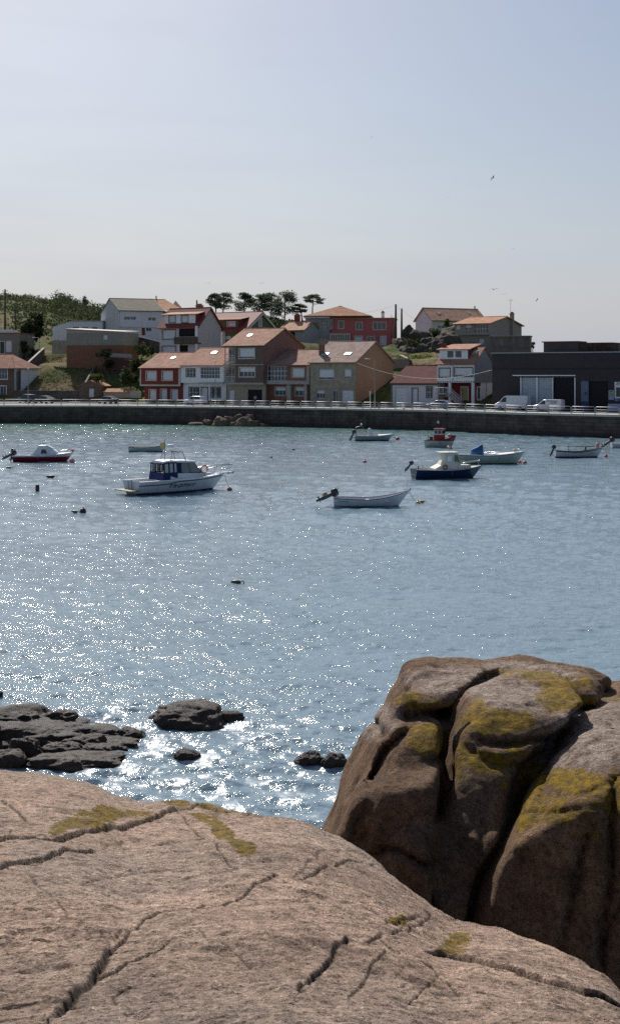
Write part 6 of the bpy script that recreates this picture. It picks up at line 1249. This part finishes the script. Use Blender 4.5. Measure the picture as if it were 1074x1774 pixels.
    # --- white skiff, nearest
    b = Boat('skiff', 577.5, 710.5, 877.5, 3, 'open white skiff with dark rim and tilted outboard, nearest of the boats', .60, .52, 1.08, 1.7, .85, .2, .8, tm=.42, pw=2.2); b.hull(hullmat((.50,.54,.60), (.02,.05,.04), .06), .15, inner=paint((.55,.57,.60)), gun=plain('dark_rim', (.03,.03,.03), .5), rub=None, gw=.05)
    for t in (.2, .45, .68): b.thwart(t, .42)
    b.outboard(0, 1.15, 66, .05); MB().sphere((-.55,0,.80), .16, .13, .15).build('fuel_float', plain('tan_plastic', (.35,.20,.09), .6), b.e); MB().tube([(-.1,0,1.0),(.35,.05,1.15)], .025, 5).build('tiller', GUT, b.e)
    y0 = b.P(.05, .7, -1)[1]; text3('7ª CO-5-145', .13, (.25, y0-.035, .34), (R(90), 0, math.atan2(b.P(.2,.7,-1)[1]-y0, .15*b.L)), b.e, plain('ink', (.02,.02,.03), .5), 0, 1.0)
    MB().tube([(b.L-.05,0,1.02),(b.L+.03,0,1.2)], .035, 6).build('stem_head', GUT, b.e); b.rope(atz(722, 86, .05)); buoy(724, 872.5, .17, 'ball', (.42,.27,.12), 'tan ball buoy at the end of the white skiff rope', .8); buoy(731, 870.5, .16, 'log', (.35,.15,.06), 'brown rope float just right of the tan ball buoy', 1, .4)
    # --- blue boat with cabin
    b = Boat('fishing_boat', 716, 834.5, 829.5, 14, 'navy blue fishing boat with a tall cream wheelhouse', .82, .74, 1.02, 2.2, .95, .3, .8, tm=.45); e = b.e; L = b.L
    b.hull(hullmat((.012,.025,.075), (.03,.03,.035), .10, .3), .35, .5, deck=paint((.55,.53,.48)), gun=paint((.45,.43,.40)), inner=paint((.5,.48,.44)), gw=.10); CB = paint((.58,.56,.50), .6, .1)
    ca, cb_ = L*.42, L*.64
    MB().loft([[(x,-w_,.5),(x,-w_*.9,z1),(x,w_*.9,z1),(x,w_,.5)] for x, w_, z1 in ((ca-.9,.8,.86),(ca-.3,.8,1.15),(ca-.02,.8,1.5),(ca,.8,2.12),(cb_-.25,.76,2.12),(cb_-.0,.76,1.4),(cb_+.1,.74,.95))], True, False).build('wheelhouse', CB, e, bevel=.03)
    MB().box(ca-.42, cb_-.15, -.78, .78, 2.123, 2.20).build('roof', CB, e); MB().box(L*.62, L*.80, -.6, .6, .85, 1.12).build('fore_cabin', CB, e, bevel=.04)
    for s_ in (-1, 1): MB().slab([(ca+.12,s_*.775,1.45),(ca+.52,s_*.772,1.45),(ca+.50,s_*.745,1.88),(ca+.14,s_*.745,1.88)], -.03*s_).build('white_window', FRAME, e); MB().slab([(cb_-.55,s_*.775,1.42),(cb_-.12,s_*.765,1.42),(cb_-.26,s_*.73,1.95),(cb_-.55,s_*.735,1.95)], -.03*s_).build('side_window', CG, e)
    MB().slab([(cb_+.0,-.6,1.42),(cb_+.0,.6,1.42),(cb_-.22,.58,2.02),(cb_-.22,-.58,2.02)], .03).build('windscreen', CG, e)
    rg = [(ca-.05+.17*math.cos(a), -.83, .98+.17*math.sin(a)) for a in [k*math.pi/7 for k in range(15)]]; MB().tube(rg, .045, 7, cap=False).build('lifebuoy', plain('old_lifebuoy', (.25,.08,.05), .7), e)
    mb = MB()
    for s_ in (-1, 1): mb.tube([(L*.60,s_*.85,.9),(L*.60,s_*.82,1.35),(L*.78,s_*.6,1.4),(L*.78,s_*.6,.95)], .025, 5); mb.tube([(L*.08,s_*.8,.8),(L*.08,s_*.8,1.05)], .03, 5)
    mb.tube([(L*.84+.75*math.cos(a), .42*math.sin(a), 1.35+.08*math.cos(a)) for a in [k*math.pi/8 for k in range(17)]], .025, 5, cap=False); mb.tube([(L*.95,0,1.0),(L*.95,0,1.4)], .02, 5); mb.build('deck_rail', STEEL, e)
    MB().tube([(cb_-.7,.2,2.2),(cb_-.7,.2,2.75)], .025, 5).sphere((cb_-.7,.2,2.6), .16, .16, .10).build('roof_lamp', plain('pinkish_lamp', (.4,.25,.22), .5), e); o = b.outboard(.35, .8, 40, .25); MB().tube([(.25,-.5,.8),(.25,-.5,1.1)], .06, 6).build('mooring_post', GUT, e); b.rope(atz(838.5, 103.5, -.1))
    # --- long pale boat with blue cover
    b = Boat('open_boat', 786, 908, 803.5, 3, 'long pale green open boat with a bright blue cover over its console', .98, .88, 1.20, 2.3, .8, .25, .85, tm=.5); e = b.e; L = b.L
    b.hull(hullmat((.34,.42,.38), (.04,.07,.05), .08, mid=None), .3, .62, deck=FRAME, gun=paint((.55,.55,.55)), gw=.12, rub=plain('grey_rub', (.2,.2,.2), .5)); MB().loft([[(x,-w_,.85),(x,-w_*.8,z1),(x,w_*.8,z1),(x,w_,.85)] for x, w_, z1 in ((L*.245,.45,1.30),(L*.265,.48,1.42),(L*.33,.48,1.60),(L*.385,.46,1.86),(L*.40,.40,1.82),(L*.41,.42,1.1))], True, True).build('cover', paint((.02,.09,.22), .75, .3, 3), e)
    mb = MB()
    for s_ in (-1, 1): mb.tube([(L*.45,s_*1.0,1.02),(L*.7,s_*.9,1.16),(L*.9,s_*.5,1.38)], .02, 5); mb.tube([(L*.9,s_*.5,1.38),(L*.95,0,1.42)], .02, 5); mb.tube([(L*.9,s_*.45,1.1),(L*.9,s_*.5,1.38)], .02, 4)
    mb.build('bow_rail', STEEL, e); MB().sphere((L*.86,0,1.32), .22, .2, .12).build('fender', plain('old_fender', (.5,.42,.34), .7), e); buoy(899.5, 802.5, .21, 'ball', (.60,.10,.13), 'bright pinkish red ball buoy against the long pale boat bow'); buoy(908.5, 803, .2, 'ball', (.28,.10,.08), 'dull brick red ball buoy outside the bright one'); b.rope(atz(904, 124, .2))
    # --- red fishing boat
    b = Boat('fishing_boat', 738, 786, 774.5, -24, 'small red wheelhouse fishing boat with a pale hull near the quay', .85, .85, 1.45, 2.1, .7, .3, .75, tm=.45, dL=.3); e = b.e; L = b.L; RDp = paint((.26,.03,.03), .6, .2)
    b.hull(hullmat((.22,.03,.03), (.34,.38,.36), .80, mid=None), .45, .55, deck=RDp, gun=RDp, inner=RDp); MB().box(L*.30, L*.58, -.6, .6, .5, 1.5).build('wheelhouse_base', RDp, e, bevel=.03); MB().box(L*.31, L*.575, -.58, .58, 1.505, 2.15).build('wheelhouse', paint((.55,.5,.5)), e, bevel=.03); MB().box(L*.28, L*.60, -.68, .68, 2.155, 2.26).build('roof', RDp, e)
    for x0_, x1_ in ((.33,.42),(.45,.55)):
        for s_ in (-1, 1): MB().slab([(L*x0_,s_*.59,1.65),(L*x1_,s_*.59,1.65),(L*x1_,s_*.59,2.05),(L*x0_,s_*.59,2.05)], -.02*s_).build('side_window', CG, e)
    for yy in (-.28, .28): MB().box(L*.578, L*.583+.02, yy-.22, yy+.22, 1.65, 2.05).build('front_window', CG, e)
    MB().tube([(L*.40,0,2.26),(L*.40,0,3.9)], [.035,.02], 6).tube([(L*.40,-.3,3.0),(L*.40,.3,3.0)], .025, 5).build('mast', RDp, e); MB().sphere((L*.40,0,2.95), .13).build('mast_lamp', plain('white_lamp', (.6,.6,.6), .4), e); MB().tube([(.1,.5,.9),(.0,.5,2.3)], .02, 5).build('aerial', GUT, e)
    mb = MB(); mb.tube([(L*.12,-.7,.9),(L*.12,-.7,1.5),(L*.3,-.6,1.55)], .03, 5); mb.box(L*.15, L*.24, -.5, -.1, .5, 1.3); mb.build('net_hauler', GUT, e); MB().sphere((L*.80,-.2,1.45), .25, .22, .2).build('fender', plain('pink_fender', (.5,.18,.18), .6), e); MB().box(L*.83, L*.95, -.15, .15, 1.25, 1.5).build('winch', GUT, e)
    # --- centre-console boat near the quay
    b = Boat('console_boat', 614.5, 682, 763.5, 0, 'grey console motor boat with a white upright console near the quay', .70, .68, .92, 1.9, .75, .2, .88, tm=.5); e = b.e; L = b.L
    b.hull(hullmat((.28,.32,.31), (.05,.03,.03), .12), .25, .6, deck=FRAME, gun=FRAME, inner=paint((.4,.4,.4))); MB().prism([(L*.34,.3),(L*.47,.3),(L*.46,1.35),(L*.40,1.62),(L*.345,1.62)], 'y', -.35, .35).build('console', paint((.52,.54,.60)), e, bevel=.03); b.outboard(0, 1.1, 25, .15)
    mb = MB()
    for s_ in (-1, 1): mb.tube([(.2,s_*.6,.7),(.12,s_*.6,1.75),(.9,s_*.5,1.95),(1.7,s_*.5,.9)], .03, 5)
    mb.tube([(.12,-.6,1.75),(.12,.6,1.75)], .03, 5); mb.tube([(.9,-.5,1.95),(.9,.5,1.95)], .03, 5); mb.build('arch_frame', plain('dark_arch', (.10,.10,.11), .4), e); MB().sphere((.85,0,2.15), .12).build('lamp', FRAME, e); MB().box(1.95, 2.25, -.2, .2, .6, .95).build('seat', plain('rust_seat', (.25,.08,.05), .7), e)
    buoy(688.5, 761.8, .27, 'ball', (.45,.035,.03), 'strong red ball buoy off the grey console boat bow'); b.rope(atz(686, 167, .2))
    # --- black and white rowing boat
    b = Boat('rowing_boat', 961, 1045, 792.5, 2, 'white rowing boat with a broad black rim and oars laid across posts', .72, .60, 1.12, 1.7, .7, .18, .75, tm=.42, pw=2.2); e = b.e; L = b.L
    b.hull(hullmat((.42,.45,.50), (.02,.02,.02), .12), .15, inner=paint((.12,.09,.06)), gun=plain('black_rim', (.02,.02,.022), .5), gw=.06, rub=plain('black_rim', (.02,.02,.022), .5)); b.outboard(0, .95, 22, .1)
    for t in (.25, .5, .72): b.thwart(t, .48, mat=paint((.15,.11,.07)))
    MB().tube([(L*.28,0,.5),(L*.28,0,1.35)], .04, 6).build('post', GUT, e); MB().tube([(L*.60,-.15,.5),(L*.62,0,1.2)], .05, 6).tube([(L*.66,.15,.5),(L*.62,0,1.2)], .05, 6).build('trestle', GUT, e); MB().tube([(L*.22,0,1.16),(L*.82,.1,1.12)], [.03,.05], 6).build('oar', plain('green_oar', (.04,.10,.08), .6), e); MB().tube([(L-.03,0,1.05),(L+.03,0,1.25)], .05, 6).build('stem_head', GUT, e)
    # --- boat cut by the right edge
    b = Boat('skiff', 1058.5, 1112, 776.5, 0, 'small white skiff with a black tilted outboard cut by the right edge', .60, .58, .95, 1.6, .7, .2, .85); b.hull(hullmat((.48,.50,.52), (.03,.03,.03), .05), .15, inner=paint((.4,.4,.4))); b.outboard(0, 1.35, 55, .1); b.thwart(.4, .42); b.thwart(.65, .42)
    # --- buoys and floats
    for a in [(631.5,801,.20,'ball',(.42,.09,.06),'small faded red buoy alone above the white skiff',.8),(1049,791.5,.19,'ball',(.42,.01,.03),'crimson ball buoy right of the black-rimmed rowing boat'),(1034.5,776,.2,'can',(.60,.20,.18),'salmon pink cylinder buoy behind the black-rimmed rowing boat'),
            (16.5,811.5,.20,'log',(.03,.03,.03),'small dark float below the red motor boat outboards'),(89,828,.28,'log',(.02,.02,.02),'long black float between the red boat and the cruiser'),(65.5,850,.15,'can',(.05,.015,.015),'upright dark red can float at the left'),(130.5,888,.17,'log',(.14,.11,.08),'tan low float left of the black ball float'),
            (144.5,887.5,.20,'ball',(.015,.015,.02),'black ball float right of the tan low float'),(470,793,.15,'ball',(.45,.38,.30),'tiny cream buoy in open water between cruiser and console boat'),(508,779.5,.16,'log',(.07,.06,.05),'faint dark speck of a float near the quay'),(410,1011,.17,'log',(.06,.055,.02),'dark olive float alone in mid water')]:
        buoy(*a)
boats()
